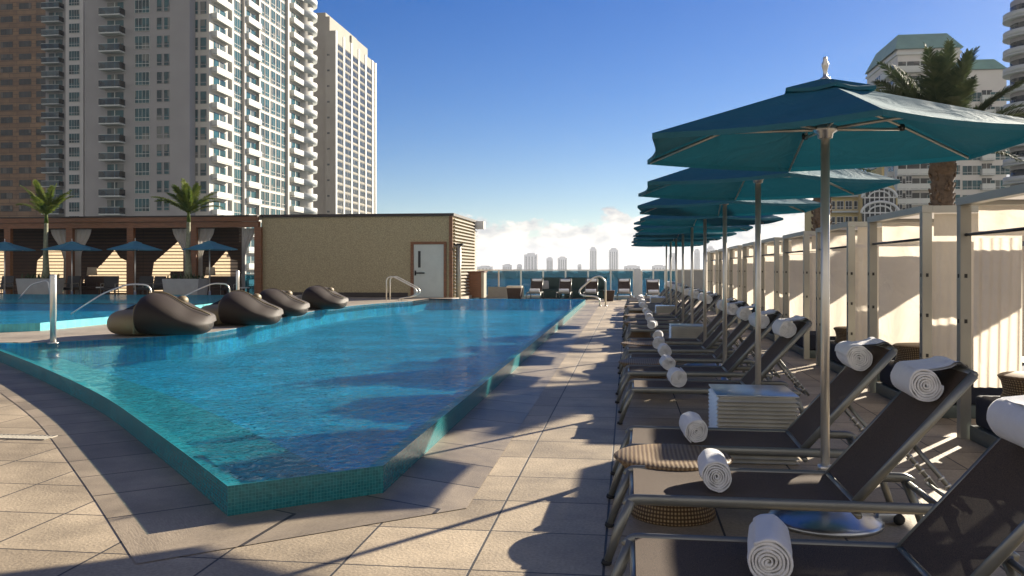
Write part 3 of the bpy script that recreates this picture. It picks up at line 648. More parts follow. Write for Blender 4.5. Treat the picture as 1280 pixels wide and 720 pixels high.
# ------------------------------------------------------------------ cabanas
CX0, CX1, CZ = 2.95, 4.75, 2.13
def curtain(bb, x0, x1, y, z0, z1, m, amp=.018, waves=5, seed=0, axis='x'):
    n = 40
    def fn(u, v):
        q = x0+(x1-x0)*u; w = amp*math.sin(u*waves*2*math.pi+seed+1.3*math.sin(v*2+seed))*(1-.5*v)+amp*.4*math.sin(u*17+v*3+seed)
        z = z0+(z1-z0)*v
        return (q, y+w, z) if axis == 'x' else (y+w, q, z)
    bb.grid(fn, n, 10, m)
def build_cabana(far_x1, name='cabana'):
    t = thing(name, 'x', 'cabana'); L_ = 1.94; ps = .045
    for x in (0, 1.8):
        for y in (0, L_):
            b = MB(); b.box(x-ps, x+ps, y-ps, y+ps, 0, CZ-.07, 'cabana_frame')
            if x == 0:
                for z in (.62, 1.02, 1.42): b.box(x-ps-.004, x-ps, y-.012, y+.012, z, z+.035, 'black')
                for z in (.62, 1.02, 1.42): b.box(x-.012, x+.012, y-ps-.004, y-ps, z, z+.035, 'black')
            b.build('post', t)
    b = MB()
    for x in (0, 1.8): b.box(x-.05, x+.05, -.05, L_+.05, CZ-.068, CZ, 'cabana_frame')
    for y in (0, L_): b.box(.052, 1.748, y-.05, y+.05, CZ-.068, CZ-.002, 'cabana_frame')
    b.build('roof_frame', t)
    b = MB(); b.tube([(0, .05, CZ-.33), (0, L_-.05, CZ-.33)], .014, 'black', 8); b.build('curtain_rod', t)
    b = MB(); b.grid(lambda u, v: (.05+1.7*u, .05+(L_-.1)*v, CZ-.025-.05*math.sin(math.pi*u)*math.sin(math.pi*v)), 10, 10, 'curtain_cream'); b.build('roof_fabric', t)
    for y, x1, sd_ in ((.06, .62, 1), (L_-.06, far_x1, 2.4)):
        b = MB(); curtain(b, .06, x1, y, .46, CZ-.36, 'curtain_cream', .016, 5, sd_); b.build('curtain', t)
        b = MB(); curtain(b, .10, 1.72, y, CZ-.30, CZ-.075, 'curtain_cream', .012, 6, sd_); b.build('valance', t)
    return t
c0 = build_cabana(.46); c1 = build_cabana(1.72)
CY = [6.31, 9.26, 12.24, 15.2, 18.15, 21.1, 24.1, 27.1, 30.1, 33.1]
cbl = ['nearest cream curtained cabana frame, cut off by the right edge']+['cream curtained cabana, %s from the camera' % ORD[k] for k in range(1, 9)]+['farthest cream curtained cabana of the row']
bed = thing('daybed', 'x', 'daybed')
b = MB(); b.box(.02, 1.70, .07, 1.87, 0, .13, 'plinth', bev=.008); b.build('base', bed)
b = MB(); b.box(.05, 1.68, .10, 1.84, .132, .40, 'navy', bev=.035); b.build('mattress', bed)
pouf = thing('rattan_pouf', 'x', 'pouf')
b = MB(); b.lathe([(.30, 0), (.31, .01), (.28, .08), (.30, .17), (.32, .20)], 'rattan', 40, rep=3); b.build('basket_body', pouf)
b = MB(); b.lathe([(.32, .20), (.325, .21), (.30, .225), (.02, .222), (0, .222)], 'rattan_top', 40, rep=3); b.build('woven_top', pouf)
for i, y in enumerate(CY):
    o = c0 if i == 0 else c1 if i == 1 else dup(c1)
    o.location = (CX0, y, 0); tag(o, cbl[i], 'cabana', 'cream curtained cabanas on the right')
    o = bed if i == 0 else dup(bed); o.location = (CX0, y, 0); tag(o, 'navy mattress on grey base inside the '+('nearest' if i == 0 else 'farthest' if i == len(CY)-1 else ORD[i])+' cabana', 'daybed', 'navy cabana daybeds')
    o = pouf if i == 0 else dup(pouf); o.location = (CX0+.42, y+1.42, .40); tag(o, 'woven rattan pouf on the daybed of the '+('nearest' if i == 0 else 'farthest' if i == len(CY)-1 else ORD[i])+' cabana', 'pouf', 'rattan poufs on the daybeds')

# ------------------------------------------------------------------ stucco building with door and louvred return
WY = 38.9; WX0, WX1 = pX(327, WY), pX(565, WY); WTOP = pZ(266.5, WX1, WY)
t = thing('service_building', 'flat roofed olive stucco building with grey door and louvred side', 'building', (0, 0, 0))
b = MB(); b.box(WX0, WX1, WY, 45.0, .18, WTOP-.12, 'stucco'); b.build('wall', t)
b = MB(); b.box(WX0-.05, WX1+.1, WY-.10, 45.2, WTOP-.118, WTOP, 'roof_edge'); b.build('roof', t)
b = MB(); b.box(WX0, pX(514, WY)-.15, WY-.06, WY-.003, .19, .42, 'roof_edge'); b.build('skirting', t)
b = MB(); b.box(WX1-.12, WX1+.04, WY-.07, WY-.003, .19, WTOP-.12, 'wood'); b.build('corner_post', t)
dx0, dx1 = pX(517.5, WY), pX(555, WY); dz1 = pZ(305.5, dx0, WY)
b = MB(); b.box(dx0-.14, dx0, WY-.08, WY-.003, .2, dz1+.12, 'wood'); b.box(dx1, dx1+.12, WY-.08, WY-.003, .2, dz1+.12, 'wood'); b.box(dx0, dx1, WY-.08, WY-.003, dz1, dz1+.12, 'wood'); b.build('door_frame', t)
b = MB(); b.box(dx0+.004, dx1-.004, WY-.05, WY-.004, .21, dz1-.004, 'door_paint'); b.box(dx0+.2, dx0+.32, WY-.056, WY-.051, dz1-1.05, dz1-.3, 'black'); dr = b.build('door', t)
b = MB(); b.box(dx0+.06, dx0+.50, WY-.10, WY-.055, 1.28, 1.34, 'black'); b.box(dx0+.05, dx0+.11, WY-.10, WY-.052, 1.2, 1.42, 'black'); b.build('handle', dr)
b = MB()
k = 0; z = .35
while z < WTOP-.2:
    b.add([(WX1+.05, WY+.1, z), (WX1+.05, 44.9, z), (WX1+.13, 44.9, z-.05), (WX1+.13, WY+.1, z-.05), (WX1+.05, WY+.1, z+.03), (WX1+.05, 44.9, z+.03), (WX1+.13, 44.9, z-.02), (WX1+.13, WY+.1, z-.02)],
          [(0, 1, 2, 3), (4, 5, 6, 7), (0, 3, 7, 4), (1, 2, 6, 5), (2, 3, 7, 6)], 'louver_metal'); z += .155
b.build('louvres', t)
b = MB(); b.box(WX1+.04, WX1+.5, 44.6, 45.1, WTOP-.45, WTOP-.05, 'white_paint'); b.build('corner_cap', t)
b = MB(); b.tube([(pX(573, 39.4), 39.4, 0), (pX(573, 39.4), 39.4, pZ(307, -8, 39.4))], .12, 'louver_metal', 12); b.box(pX(573, 39.4)-.25, pX(573, 39.4)+.22, 39.3, 39.5, pZ(307, -8, 39.4), pZ(306, -8, 39.4)+.06, 'black'); b.build('downpipe', t)
# wood cabinet
gx = pX(592, 43); 
t = thing('wooden_cabinet', 'reddish brown wooden towel cabinet beside the louvred wall', 'cabinet', (gx, 43, 0))
b = MB(); b.box(-.55, .45, -.4, .4, .08, 1.33, 'wood', bev=.01); b.build('body', t)
b = MB(); b.box(-.6, .62, -.45, .45, 1.332, 1.38, 'wood'); b.build('top', t)
b = MB(); b.box(.455, .58, -.4, .4, .08, 1.33, 'louver_metal'); b.build('side_panel', t)
for dx in (-.5, .4):
    b = MB(); b.box(dx-.05, dx+.05, -.35, .35, 0, .08, 'black'); b.build('leg', t)

# ------------------------------------------------------------------ pergola on the left
PYF, PYB = 38.7, 41.0
t = thing('timber_pergola', 'long brown timber pergola with slatted back screen beside the stucco building', 'pergola')
b = MB(); b.box(-36, WX0-.02, PYF-.12, PYF+.14, 3.42, 3.68, 'wood'); b.box(-36, WX0-.02, PYF-.2, PYF-.05, 3.69, 3.90, 'wood'); b.build('fascia', t)
b = MB(); b.box(-36, WX0-.02, PYF-.22, PYB+.4, 3.91, 3.97, 'roof_edge'); b.build('roof', t)
posts = [pX(p, PYF) for p in (10.7, 88, 164, 242.5, 323)]
for x in posts+[posts[0]-2.85, posts[0]-5.7, posts[0]-8.6]:
    b = MB(); b.box(x-.16, x+.16, PYF-.1, PYF+.1, .2, 3.42, 'wood'); b.build('post', t)
xr = pX(300, PYB)
b = MB(); z = .35
while z < 3.5: b.box(-36, xr, PYB-.02, PYB+.01, z, z+.045, 'wood_dark'); z += .165
b.build('slats', t)
sun_patches = [[(-40, 366), (-40, 313), (8, 313), (8, 366)], [(43, 366), (46, 326), (60, 312), (76, 311), (80, 326), (81, 366)], [(101, 366), (104, 350), (127, 330), (143, 312), (150, 322), (158, 326), (158, 366)],
           [(186, 366), (192, 328), (222, 302), (229, 313), (229, 366)], [(254, 366), (255, 346), (268, 330), (283, 313), (289, 324), (297, 326), (297, 366)]]  # outlines of the sunlight patches, cut out of the back board
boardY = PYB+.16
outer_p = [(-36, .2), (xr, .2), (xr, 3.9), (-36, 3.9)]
holes = [[(pX(px, boardY), max(.24, pZ(py, pX(px, boardY), boardY))) for px, py in pp] for pp in sun_patches]
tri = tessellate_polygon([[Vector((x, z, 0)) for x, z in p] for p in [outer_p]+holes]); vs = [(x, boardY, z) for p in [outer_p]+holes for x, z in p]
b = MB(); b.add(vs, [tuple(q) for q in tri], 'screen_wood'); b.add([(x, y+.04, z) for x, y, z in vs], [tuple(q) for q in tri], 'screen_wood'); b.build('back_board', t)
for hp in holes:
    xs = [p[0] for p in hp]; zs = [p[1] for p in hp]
    b = MB(); b.grid(lambda u, v: (min(xs)-.05+(max(xs)-min(xs)+.1)*u, boardY+.08, min(zs)-.05+(max(zs)-min(zs)+.1)*v), 1, 1, 'sun_patch_cream'); b.build('sun_patch_sheet', t)  # added translucent sheet, glows through the cut-out as a patch of sunlight
# curtains of the pergola
def tied(px_top0, px_top1, px_b0, px_b1, name_label, ytie=325):
    x0, x1, c0_, c1_ = [pX(p, PYF+.2) for p in (px_top0, px_top1, px_b0, px_b1)]
    t = thing('tied_curtain', name_label, 'curtain', (0, 0, 0), 0, 'white curtains tied to the pergola posts')
    b = MB()
    def fn(u, v):    # v 0 top ->1 bottom
        k = min(1, v/.42); k = k*k*(3-2*k)
        a = x0+(c0_-x0)*k; c = x1+(c1_-x1)*k
        return (a+(c-a)*u, PYF+.22+.05*math.sin(u*22)+.02*math.sin(u*9+v*5), 3.38-v*3.1)
    b.grid(fn, 40, 14, 'curtain_white'); b.build('cloth', t)
    return t
tied(63, 84, 79, 86, 'white curtain gathered on the left side of the second pergola post')
tied(92, 114, 93, 101, 'white curtain gathered on the right side of the second pergola post')
tied(215, 238, 230, 240, 'white curtain gathered left of the fourth pergola post behind palm')
tied(246, 268, 246, 253, 'white curtain gathered right of the fourth pergola post')
tied(302, 319, 302, 306, 'cream curtain gathered at the open right end of the pergola')
# glass wind screen at open end
t = thing('glass_screen', 'blue glass wind screen at the open right end of the pergola', 'glass screen', (pX(311, 40.5), 40.5, .2))
b = MB(); b.box(-.33, .33, -.01, .01, .05, 1.0, 'rail_glass'); b.build('pane', t)
b = MB(); b.box(-.36, .36, -.02, .02, 1.0, 1.05, 'alu'); b.box(-.36, .36, -.02, .02, 0, .05, 'alu'); b.box(-.37, -.335, -.02, .02, 0, 1.05, 'alu'); b.box(.335, .37, -.02, .02, 0, 1.05, 'alu'); b.build('frame', t)

# blue parasols by the pergola
pp_ = build_parasol('canopy_blue', True, 'parasol')
for i, px in enumerate((6, 90, 169, 262)):
    o = pp_ if i == 0 else dup(pp_); o.location = (pX(px, 37.0), 37.0, .2); o.rotation_euler = (0, 0, R(12*i)); o.scale = (1.06, 1.06, .97)
    tag(o, ['small blue parasol cut off by the left edge before the pergola', 'small blue parasol before the first white curtain pair', 'small blue parasol midway along the pergola', 'small blue parasol beside the right planter palm'][i], 'parasol', 'blue parasols before the pergola')

# ------------------------------------------------------------------ palms
def frond(b, base, direc, length, droop, m, width=.28, n=34, seed=0, lift=.5, lw=.018, stem_m=None, nr=2):
    rnd = random.Random(seed); d = Vector(direc).normalized(); side = d.cross(Vector((0, 0, 1)))
    if side.length < .05: side = Vector((1, 0, 0))
    side.normalize(); pts = []; p = Vector(base); v = d.copy(); st = length/n
    twist = rnd.uniform(-.4, .4)
    for i in range(n+1):
        pts.append(p.copy()); p = p+v*st; v = (v+Vector((0, 0, -droop/n*(.4+1.6*i/n)))).normalized()
    b.tube(pts[::3], [.018*(1-.8*i/len(pts[::3])) for i in range(len(pts[::3]))], stem_m or m, 4)
    vs, fs = [], []
    for i in range(3, n):
        t = i/n; q = pts[i]; tv = (pts[i+1]-pts[i]).normalized(); up = side.cross(tv).normalized()
        ll = width*(math.sin(math.pi*min(1, t*.86+.10))**.7)
        for s in (-1, 1):
            for r_ in range(nr):
                dd = (side*s*(.85+rnd.uniform(-.1, .1))+tv*(.55+.5*t+rnd.uniform(-.15, .15))+up*(lift*(1-1.0*t)+rnd.uniform(-.22, .22)+twist*s*.3)).normalized()
                l2 = ll*rnd.uniform(.75, 1.1); a = q+tv*st*.5*r_; w = tv*lw
                tip = a+dd*l2+Vector((0, 0, -.12*l2)); mid = a+dd*l2*.5
                o = len(vs); vs += [a-w*.5, a+w*.5, mid+w*.8, mid-w*.8, tip]; fs += [(o, o+1, o+2, o+3), (o+3, o+2, o+4)]
    b.add(vs, fs, m)
def date_palm(x, y, zc, label, seed, L0=2.9, tr=.24):
    t = thing('date_palm', label, 'palm tree', (x, y, 0), 0, 'date palms behind the cabanas'); rnd = random.Random(seed)
    b = MB(); prof = []; z = 0
    while z < zc:
        prof += [(tr*(.92+.03*rnd.random()), z), (tr*(1.06+.1*rnd.random()), z+.09)]; z += .13
    prof += [(tr*1.25, zc), (tr*.9, zc+.4), (.02, zc+.7)]
    M_ = Matrix.Identity(4); b.lathe(prof, 'bark', 22)
    for i in range(150):   # old leaf bases
        a = rnd.uniform(0, 6.28); zz = rnd.uniform(.2, zc+.2); u = Vector((math.cos(a), math.sin(a), 0)); p = u*tr*1.0+Vector((0, 0, zz))
        b.tube([p, p+u*.05+Vector((0, 0, .10))], [.045, .02], 'bark', 5)
    b.build('trunk', t)
    b = MB()
    for i in range(40):
        a = i*2.399+rnd.uniform(-.2, .2); e = R(rnd.choice([82, 72, 62, 55, 48, 38, 26, 10])+rnd.uniform(-6, 6))
        d = (math.cos(a)*math.cos(e), math.sin(a)*math.cos(e), math.sin(e))
        frond(b, (d[0]*.1, d[1]*.1, zc+.3+.2*math.sin(e)), d, L0*rnd.uniform(.8, 1.1), rnd.uniform(.5, 1.0), 'date_leaf', .46, 46, seed*100+i, .45, .024, nr=3)
    b.build('crown', t); return t
date_palm(pX(1178, 21.5), 21.5, 3.75, 'large date palm with rough trunk rising behind the nearer cabanas', 5, 2.5)
date_palm(pX(1027, 28), 28, 4.4, 'date palm farther back, only its trunk showing under the parasols', 9, 1.9, .25)

def young_palm(px, label, pl_label, seed, flip=1):
    Yp = 36.7; x = pX(px, Yp)
    pt = thing('planter', pl_label, 'planter', (x-(.25 if seed == 1 else .1), Yp, .2), 0, 'grey planters with palms')
    b = MB(); b.add([(-.75, -.45, 0), (.75, -.45, 0), (.75, .45, 0), (-.75, .45, 0), (-.85, -.5, .86), (.85, -.5, .86), (.85, .5, .86), (-.85, .5, .86)], [(0, 3, 2, 1), (4, 5, 6, 7), (0, 1, 5, 4), (1, 2, 6, 5), (2, 3, 7, 6), (3, 0, 4, 7)], 'planter'); b.build('box', pt)
    b = MB(); rnd = random.Random(seed+40)
    for i in range(60):
        a = Vector((rnd.uniform(-.75, .75), rnd.uniform(-.4, .4), .86)); d = Vector((rnd.uniform(-1, 1), rnd.uniform(-1, 1), rnd.uniform(.8, 2))).normalized()*rnd.uniform(.12, .32); s_ = Vector((d.y, -d.x, 0)).normalized()*.03
        b.add([a-s_, a+s_, a+d*.6+s_*1.2, a+d, a+d*.6-s_*1.2], [(0, 1, 2, 3, 4)], 'date_leaf')
    b.build('ground_leaves', pt)
    t = thing('young_palm', label, 'palm tree', (x, Yp, 1.06), 0, 'young palms in planters')
    b = MB(); b.tube([(0, 0, 0), (.02, 0, .4), (0, 0, 1.4), (.03, 0, 2.5)], [.20, .14, .10, .085], 'palm_stem', 12); b.tube([(.03, 0, 2.5), (.03, 0, 3.05)], [.09, .05], 'young_leaf', 10); b.build('trunk', t)
    b = MB(); rnd = random.Random(seed)
    for i in range(16):
        a = i*2.399+rnd.uniform(-.3, .3)+seed; e = R([74, 58, 46, 36][i % 4]+rnd.uniform(-6, 6))
        frond(b, (.03, 0, 2.8+.15*rnd.random()), (math.cos(a)*math.cos(e), math.sin(a)*math.cos(e), math.sin(e)), rnd.uniform(1.35, 1.7), rnd.uniform(.5, .9), 'young_leaf', .36, 30, seed*77+i, .0, .024, nr=3)
    b.build('crown', t)
young_palm(57, 'young green palm in the left grey planter before the pergola', 'grey tapered planter box at left under a young palm', 1)
young_palm(235, 'young green palm in the right grey planter before the pergola', 'grey tapered planter box near the small right parasol', 2)

# ------------------------------------------------------------------ furniture under the pergola
def slat_chair(x, y, rz, label):
    t = thing('lounge_chair', label, 'chair', (x, y, .2), rz, 'dark lounge chairs under the pergola')
    b = MB(); b.box(-.32, .32, -.35, .3, .32, .44, 'black', bev=.02); b.build('seat', t)
    M_ = Matrix.Translation((0, .3, .42)) @ Matrix.Rotation(R(-14), 4, 'X')
    b = MB(); b.box(-.32, .32, -.03, .03, 0, .55, 'black', M_); b.build('backrest', t)
    for sx in (-.31, .31):
        b = MB(); b.tube(bend([(sx, -.33, 0), (sx, -.33, .6), (sx, .3, .62), (sx, .34, 0)], .05), .02, 'frame_paint', 6); b.build('leg', t)
for px, r, l in ((86, 0, 'before the second pergola post'), (137, 20, 'next to the lamp sofa'), (192, -15, 'by the middle blue parasol'), (179, 10, 'just right of the middle parasol pole'), (288, 0, 'near the pergola right end'), (3, 0, 'at the far left edge')):
    slat_chair(pX(px, 38.0), 38.0, R(r), 'dark low lounge chair '+l)
def sofa(px0, px1, y, label, m='black', z0=.2, grp='sofas', hgt=.95, parent=None):
    x0, x1 = pX(px0, y), pX(px1, y); w = x1-x0
    t = thing('sofa', label, 'sofa', ((x0+x1)/2, y, z0), 0, grp)
    b = MB(); b.box(-w/2, w/2, -.4, .45, .02, .32, m, bev=.02); b.build('base', t)
    k = max(1, round(w/.9))
    for i in range(k):
        b = MB(); b.box(-w/2+.1+(w-.2)*i/k+.01, -w/2+.1+(w-.2)*(i+1)/k-.01, -.4, .25, .322, .46, m, bev=.04); b.build('seat_cushion', t)
    b = MB(); b.box(-w/2, w/2, .26, .45, .322, hgt, m, bev=.04); b.build('backrest', t)
    for s in (-1, 1):
        b = MB(); b.box(s*w/2-.05-.05*s, s*w/2+.05-.05*s, -.4, .258, .322, .62, m, bev=.02); b.build('armrest', t)
    return t
sofa(101, 129, 39.4, 'dark wicker sofa under the lamp between the pergola posts', 'wood_dark', grp='sofas under the pergola')
sofa(257, 285, 39.4, 'dark sofa under the pergola behind the right parasol', 'wood_dark', grp='sofas under the pergola')
sofa(209, 230, 39.6, 'dark sofa back showing above the right planter', 'wood_dark', grp='sofas under the pergola', hgt=1.15)
def lamp(px, label):
    y = 39.9; x = pX(px, y); t = thing('floor_lamp', label, 'lamp', (x, y, .2), 0, 'unlit lamps under the pergola')
    b = MB(); b.lathe([(.14, 0), (.14, .02), (.015, .03), (.015, 1.2), (.01, 1.3)], 'alu', 16); b.build('stand', t)
    b = MB(); b.lathe([(.24, .98), (.20, 1.38)], 'shade_cloth', 24); b.v = b.v; b.build('lamp_shade', t)
lamp(115, 'floor lamp with pale drum shade above the left dark sofa'); lamp(263, 'floor lamp with pale drum shade behind the right blue parasol')
def low_table(px, label):
    x = pX(px, 38.6); t = thing('low_table', label, 'table', (x, 38.6, .2), 0, 'low tables under the pergola')
    b = MB(); b.box(-.35, .35, -.3, .3, .40, .45, 'white_paint', bev=.008); b.build('tabletop', t)
    for sx in (-.28, .28):
        for sy in (-.24, .24):
            b = MB(); b.box(sx-.03, sx+.03, sy-.03, sy+.03, 0, .40, 'black'); b.build('leg', t)
low_table(133, 'low white topped table right of the left sofa'); low_table(300, 'low white topped table at the right end of the pergola')

# ------------------------------------------------------------------ rails and poles
def rail_thing(paths, label, r=.022, name='handrail'):
    t = thing(name, label, 'handrail', tuple(Vector(paths[0][0])*1), 0, 'steel pool handrails'); o = Vector(paths[0][0])
    for p in paths:
        b = MB(); b.tube(bend([Vector(q)-o for q in p], .18), r, 'steel', 10); b.lathe([(.05, 0), (.05, .012), (.03, .02)], 'steel', 14, M=Matrix.Translation(Vector(p[-1])-o)); b.build('rail', t)
def Pt(px, py, Y): X = pX(px, Y); return (X, Y, pZ(py, X, Y))
Y0 = 22.0
rail_thing([[Pt(88, 393, 20.5), Pt(128, 367, 20.9), Pt(160, 355, 21.1), Pt(188, 356, 21.3), (Pt(191, 376, 21.35)[0], 21.35, .22)]], 'long sloping steel handrail entering the upper pool left of the parasol', .02)
rail_thing([[Pt(215, 378, 26.5), Pt(245, 363, 26.8), Pt(266, 354, 27), Pt(286, 355, 27.1), (Pt(289, 370, 27.2)[0], 27.2, .22)]], 'sloping steel handrail behind the second wicker pod', .022)
a = Pt(33, 356, 34); 
rail_thing([[(a[0]-.2, 33.8, .25), Pt(33, 362, 34), Pt(40, 355, 34.1), Pt(60, 350, 34.2), (Pt(63, 350, 34.2)[0], 34.2, .25)]], 'small bent handrail before the left planter', .028)
def bollard(px, py_top, py_bot, z0, label):
    g = G(px, py_bot, z0); zt = pZ(py_top, g.x, g.y)
    t = thing('steel_post', label, 'post', (g.x, g.y, z0)); b = MB(); b.lathe([(.05, 0), (.05, (zt-z0)*.38), (.054, (zt-z0)*.385), (.054, zt-z0-.02), (.04, zt-z0), (0, zt-z0)], 'steel', 20); b.build('tube', t)
    b = MB(); b.lathe([(.09, 0), (.09, .01), (.055, .02)], 'steel', 20); b.build('flange', t)
bollard(66.5, 343, 429, .205, 'tall polished steel post at left on the strip between the pools')
bollard(297, 338, 384, .205, 'steel post rising behind the third wicker pod')
# ladder by the door
def ladder(px0, px1, y, label):
    o = Vector((pX(px0, y), y, .2)); t = thing('pool_ladder', label, 'ladder', tuple(o)); 
    for dy in (0, .55):
        q = [Vector((pX(px0, y), y+dy, .2)), Vector((pX(px0, y), y+dy, 1.12)), Vector((pX(px0, y)+.25, y+dy, 1.2)), Vector((pX(px1, y)-.1, y+dy, .72)), Vector((pX(px1, y), y+dy, .5)), Vector((pX(px1, y)-.3, y+dy, .35)), Vector((pX(px1, y)-.75, y+dy, .3)), Vector((pX(px1, y)-.8, y+dy, .2))]
        b = MB(); b.tube(bend([p-o for p in q], .15), .026, 'steel', 8); b.build('rail', t)
ladder(483, 522, 34.9, 'curved double steel pool ladder before the grey door')
y = 35.6; 
o = Vector((pX(724, y), y, 0)); t = thing('pool_handrail', 'bent steel handrail at the far right corner of the pool', 'handrail', (o.x, o.y, 0))
for dy, nm in ((0, 'rail'),):
    q = [Vector((pX(757, y), y, 0)), Vector((pX(757, y), y, 1.0)), Vector((pX(750, y), y, 1.22)), Vector((pX(742, y), y, 1.16)), Vector((pX(725, y), y, .68)), Vector((pX(724, y), y, .52)), Vector((pX(728, y), y, .42)), Vector((pX(745, y), y, .38)), Vector((pX(750, y), y, .24)), Vector((pX(750, y), y, 0))]
    b = MB(); b.tube(bend([p-o for p in q], .12), .035, 'steel', 10); b.build('rail', t)
    for k in (0, -1): b = MB(); b.lathe([(.08, 0), (.08, .015), (.04, .03)], 'steel', 14, M=Matrix.Translation(q[k]-o)); b.build('flange', t)

# ------------------------------------------------------------------ wicker pods
def interp(tab, x):
    if x <= tab[0][0]: return tab[0][1]
    for (a, b_), (c, d) in zip(tab, tab[1:]):
        if x <= c:
            t = (x-a)/(c-a); t = t*t*(3-2*t) if False else t
            return b_+(d-b_)*t
    return tab[-1][1]
def loft(b, top, bot, half, x0, x1, m, n=44, seg=36, e=2.3, ridge=0.0, capl=False):
    rings = []
    for i in range(n+1):
        u = i/n; x = x0+(x1-x0)*(0.5-0.5*math.cos(math.pi*u)); tz, bz, hw = interp(top, x), interp(bot, x), interp(half, x); cz = (tz+bz)/2; hh = max(.002, (tz-bz)/2); ring = []
        for j in range(seg):
            a = 2*math.pi*j/seg; ca, sa = math.cos(a), math.sin(a)
            yy = hw*math.copysign(abs(ca)**(2/e), ca); zz = hh*math.copysign(abs(sa)**(2/e), sa)
            # shoulder leans towards the back as the shell sweeps down
            yy += ridge*max(0, sa)*(x-x0)/(x1-x0)
            ring.append((x, yy, cz+zz))
        rings.append(ring)
    vs = [p for r in rings for p in r]; fs = [(i*seg+j, i*seg+(j+1) % seg, (i+1)*seg+(j+1) % seg, (i+1)*seg+j) for i in range(n) for j in range(seg)]
    fs += [tuple(reversed(range(seg))), tuple(range(n*seg, (n+1)*seg))]
    b.add(vs, fs, m, True)
def smooth_tab(tab, k=8):
    pp = smooth_path([(a, b_, 0) for a, b_ in tab], k); return [(p.x, p.y) for p in pp]
pod = thing('wicker_pod', 'x', 'daybed pod')
top = smooth_tab([(-.30, .70), (-.25, .79), (-.10, .82), (.1, .775), (.34, .66), (.56, .53), (.76, .45), (.90, .38), (.96, .26)])
bot = smooth_tab([(-.30, .03), (-.1, 0), (.5, 0), (.76, .01), (.90, .08), (.96, .2)])
half = smooth_tab([(-.30, .74), (-.1, .80), (.2, .80), (.5, .72), (.75, .56), (.90, .34), (.96, .08)])
b = MB(); loft(b, top, bot, half, -.30, .96, 'pod_weave', ridge=.30); b.build('woven_shell', pod)
b = MB(); top = smooth_tab([(-.99, .26), (-.95, .38), (-.84, .47), (-.6, .50), (-.3, .50), (-.28, .50)]); bot = smooth_tab([(-.99, .2), (-.95, .09), (-.82, .02), (-.5, 0), (-.3, 0), (-.28, 0)]); half = smooth_tab([(-.99, .08), (-.95, .30), (-.8, .50), (-.55, .66), (-.3, .68), (-.28, .68)])
loft(b, top, bot, half, -.99, -.305, 'pod_tan'); b.build('seat_lobe', pod)
b = MB(); b.add([(-.80, .05, .47), (-.32, -.05, .49), (-.30, -.02, .70), (-.30, .60, .66), (-.70, .60, .46)], [(0, 1, 2), (0, 2, 4), (2, 3, 4)], 'navy'); b.build('back_cushion', pod)
b = MB(); b.grid(lambda u, v: (.30+.11*math.cos(v*6.283)*math.sin(u*3.1416), .30+.16*math.sin(v*6.283)*math.sin(u*3.1416), .66+.10*math.cos(u*3.1416)), 10, 18, 'pod_tan'); b.build('headrest', pod)
b = MB(); b.tube(smooth_path([(-.28, .1, .80), (-.05, .05, .835), (.15, .0, .78), (.38, -.08, .655), (.60, -.10, .535), (.80, -.06, .455), (.92, .02, .385)], 5), .016, 'pod_tan', 6); b.build('rim', pod)
b = MB(); b.tube([(-.315, -.68, .06), (-.315, -.70, .3), (-.315, -.64, .55), (-.29, -.3, .72), (-.27, 0, .765), (-.1, .3, .78)], .02, 'pod_tan', 6); b.build('edge_piping', pod)
pods = [(203, 17.3, 1.0, 4), (301, 20.3, .95, 0), (344, 24.1, .92, -6), (399, 28.3, .92, -12)]
for i, (px, zc_p, s, r) in enumerate(pods):
    xc_p = (px-640)/F*zc_p; o = pod if i == 0 else dup(pod); o.location = (-zc_p*ST+xc_p*CT, zc_p*CT+xc_p*ST, .205); o.rotation_euler = (0, 0, YAW+R(r)); o.scale = (s,)*3
    tag(o, ['nearest brown woven pod seat on the strip between the pools, leftmost of four', 'second brown woven pod seat from the left on the pool strip', 'third brown woven pod seat from the left on the pool strip', 'farthest brown woven pod seat, nearest the stucco wall'][i], 'pod seat', 'woven pod seats between the pools')

# ------------------------------------------------------------------ far terrace
RY = 46.4
def railing(px0, px1, label, n):
    x0, x1 = pX(px0, RY), pX(px1, RY); t = thing('glass_railing', label, 'railing', (x0, RY, 0)); w = x1-x0
    b = MB(); b.box(0, w, -.04, .04, 1.40, 1.46, 'alu'); b.build('top_rail', t)
    b = MB(); b.box(0, w, -.06, .06, 0, .10, 'alu'); b.build('bottom_rail', t)
    for i in range(n+1):
        x = w*i/n; b = MB(); b.box(x-.035, x+.035, -.035, .035, .10, 1.40, 'alu'); b.build('post', t)
        if i < n: b = MB(); b.box(x+.04, x+w/n-.04, -.008, .008, .12, 1.385, 'rail_glass'); b.build('pane', t)
railing(596, 792, 'long teal glass railing at the far end of the pool terrace', 7)
railing(802, 846, 'short teal glass railing behind the far parasol poles', 3)
b = MB(); x0, x1 = pX(793, RY), pX(801, RY); b.box(x0, x1, RY-.15, RY+.15, 0, 1.50, 'white_paint', bev=.01); tag(b.build('rail_pillar'), 'pale square pillar between the two glass railings', 'pillar')
x0, x1 = pX(847, RY), pX(1010, RY)
t = thing('parapet_wall', 'grey solid parapet wall right of the short glass railing', 'wall', (x0, RY, 0)); b = MB(); b.box(0, x1-x0, -.1, .1, 0, 1.42, 'planter'); b.build('wall', t); b = MB(); b.box(-.02, x1-x0, -.13, .13, 1.422, 1.47, 'alu'); b.build('cap', t)
x0, x1 = pX(610, 46), pX(655, 46)
t = thing('low_wall', 'low grey wall segment in front of the left end of the glass railing', 'wall', (x0, 46, 0)); b = MB(); b.box(0, x1-x0, -.1, .1, 0, .55, 'planter'); b.build('wall', t)
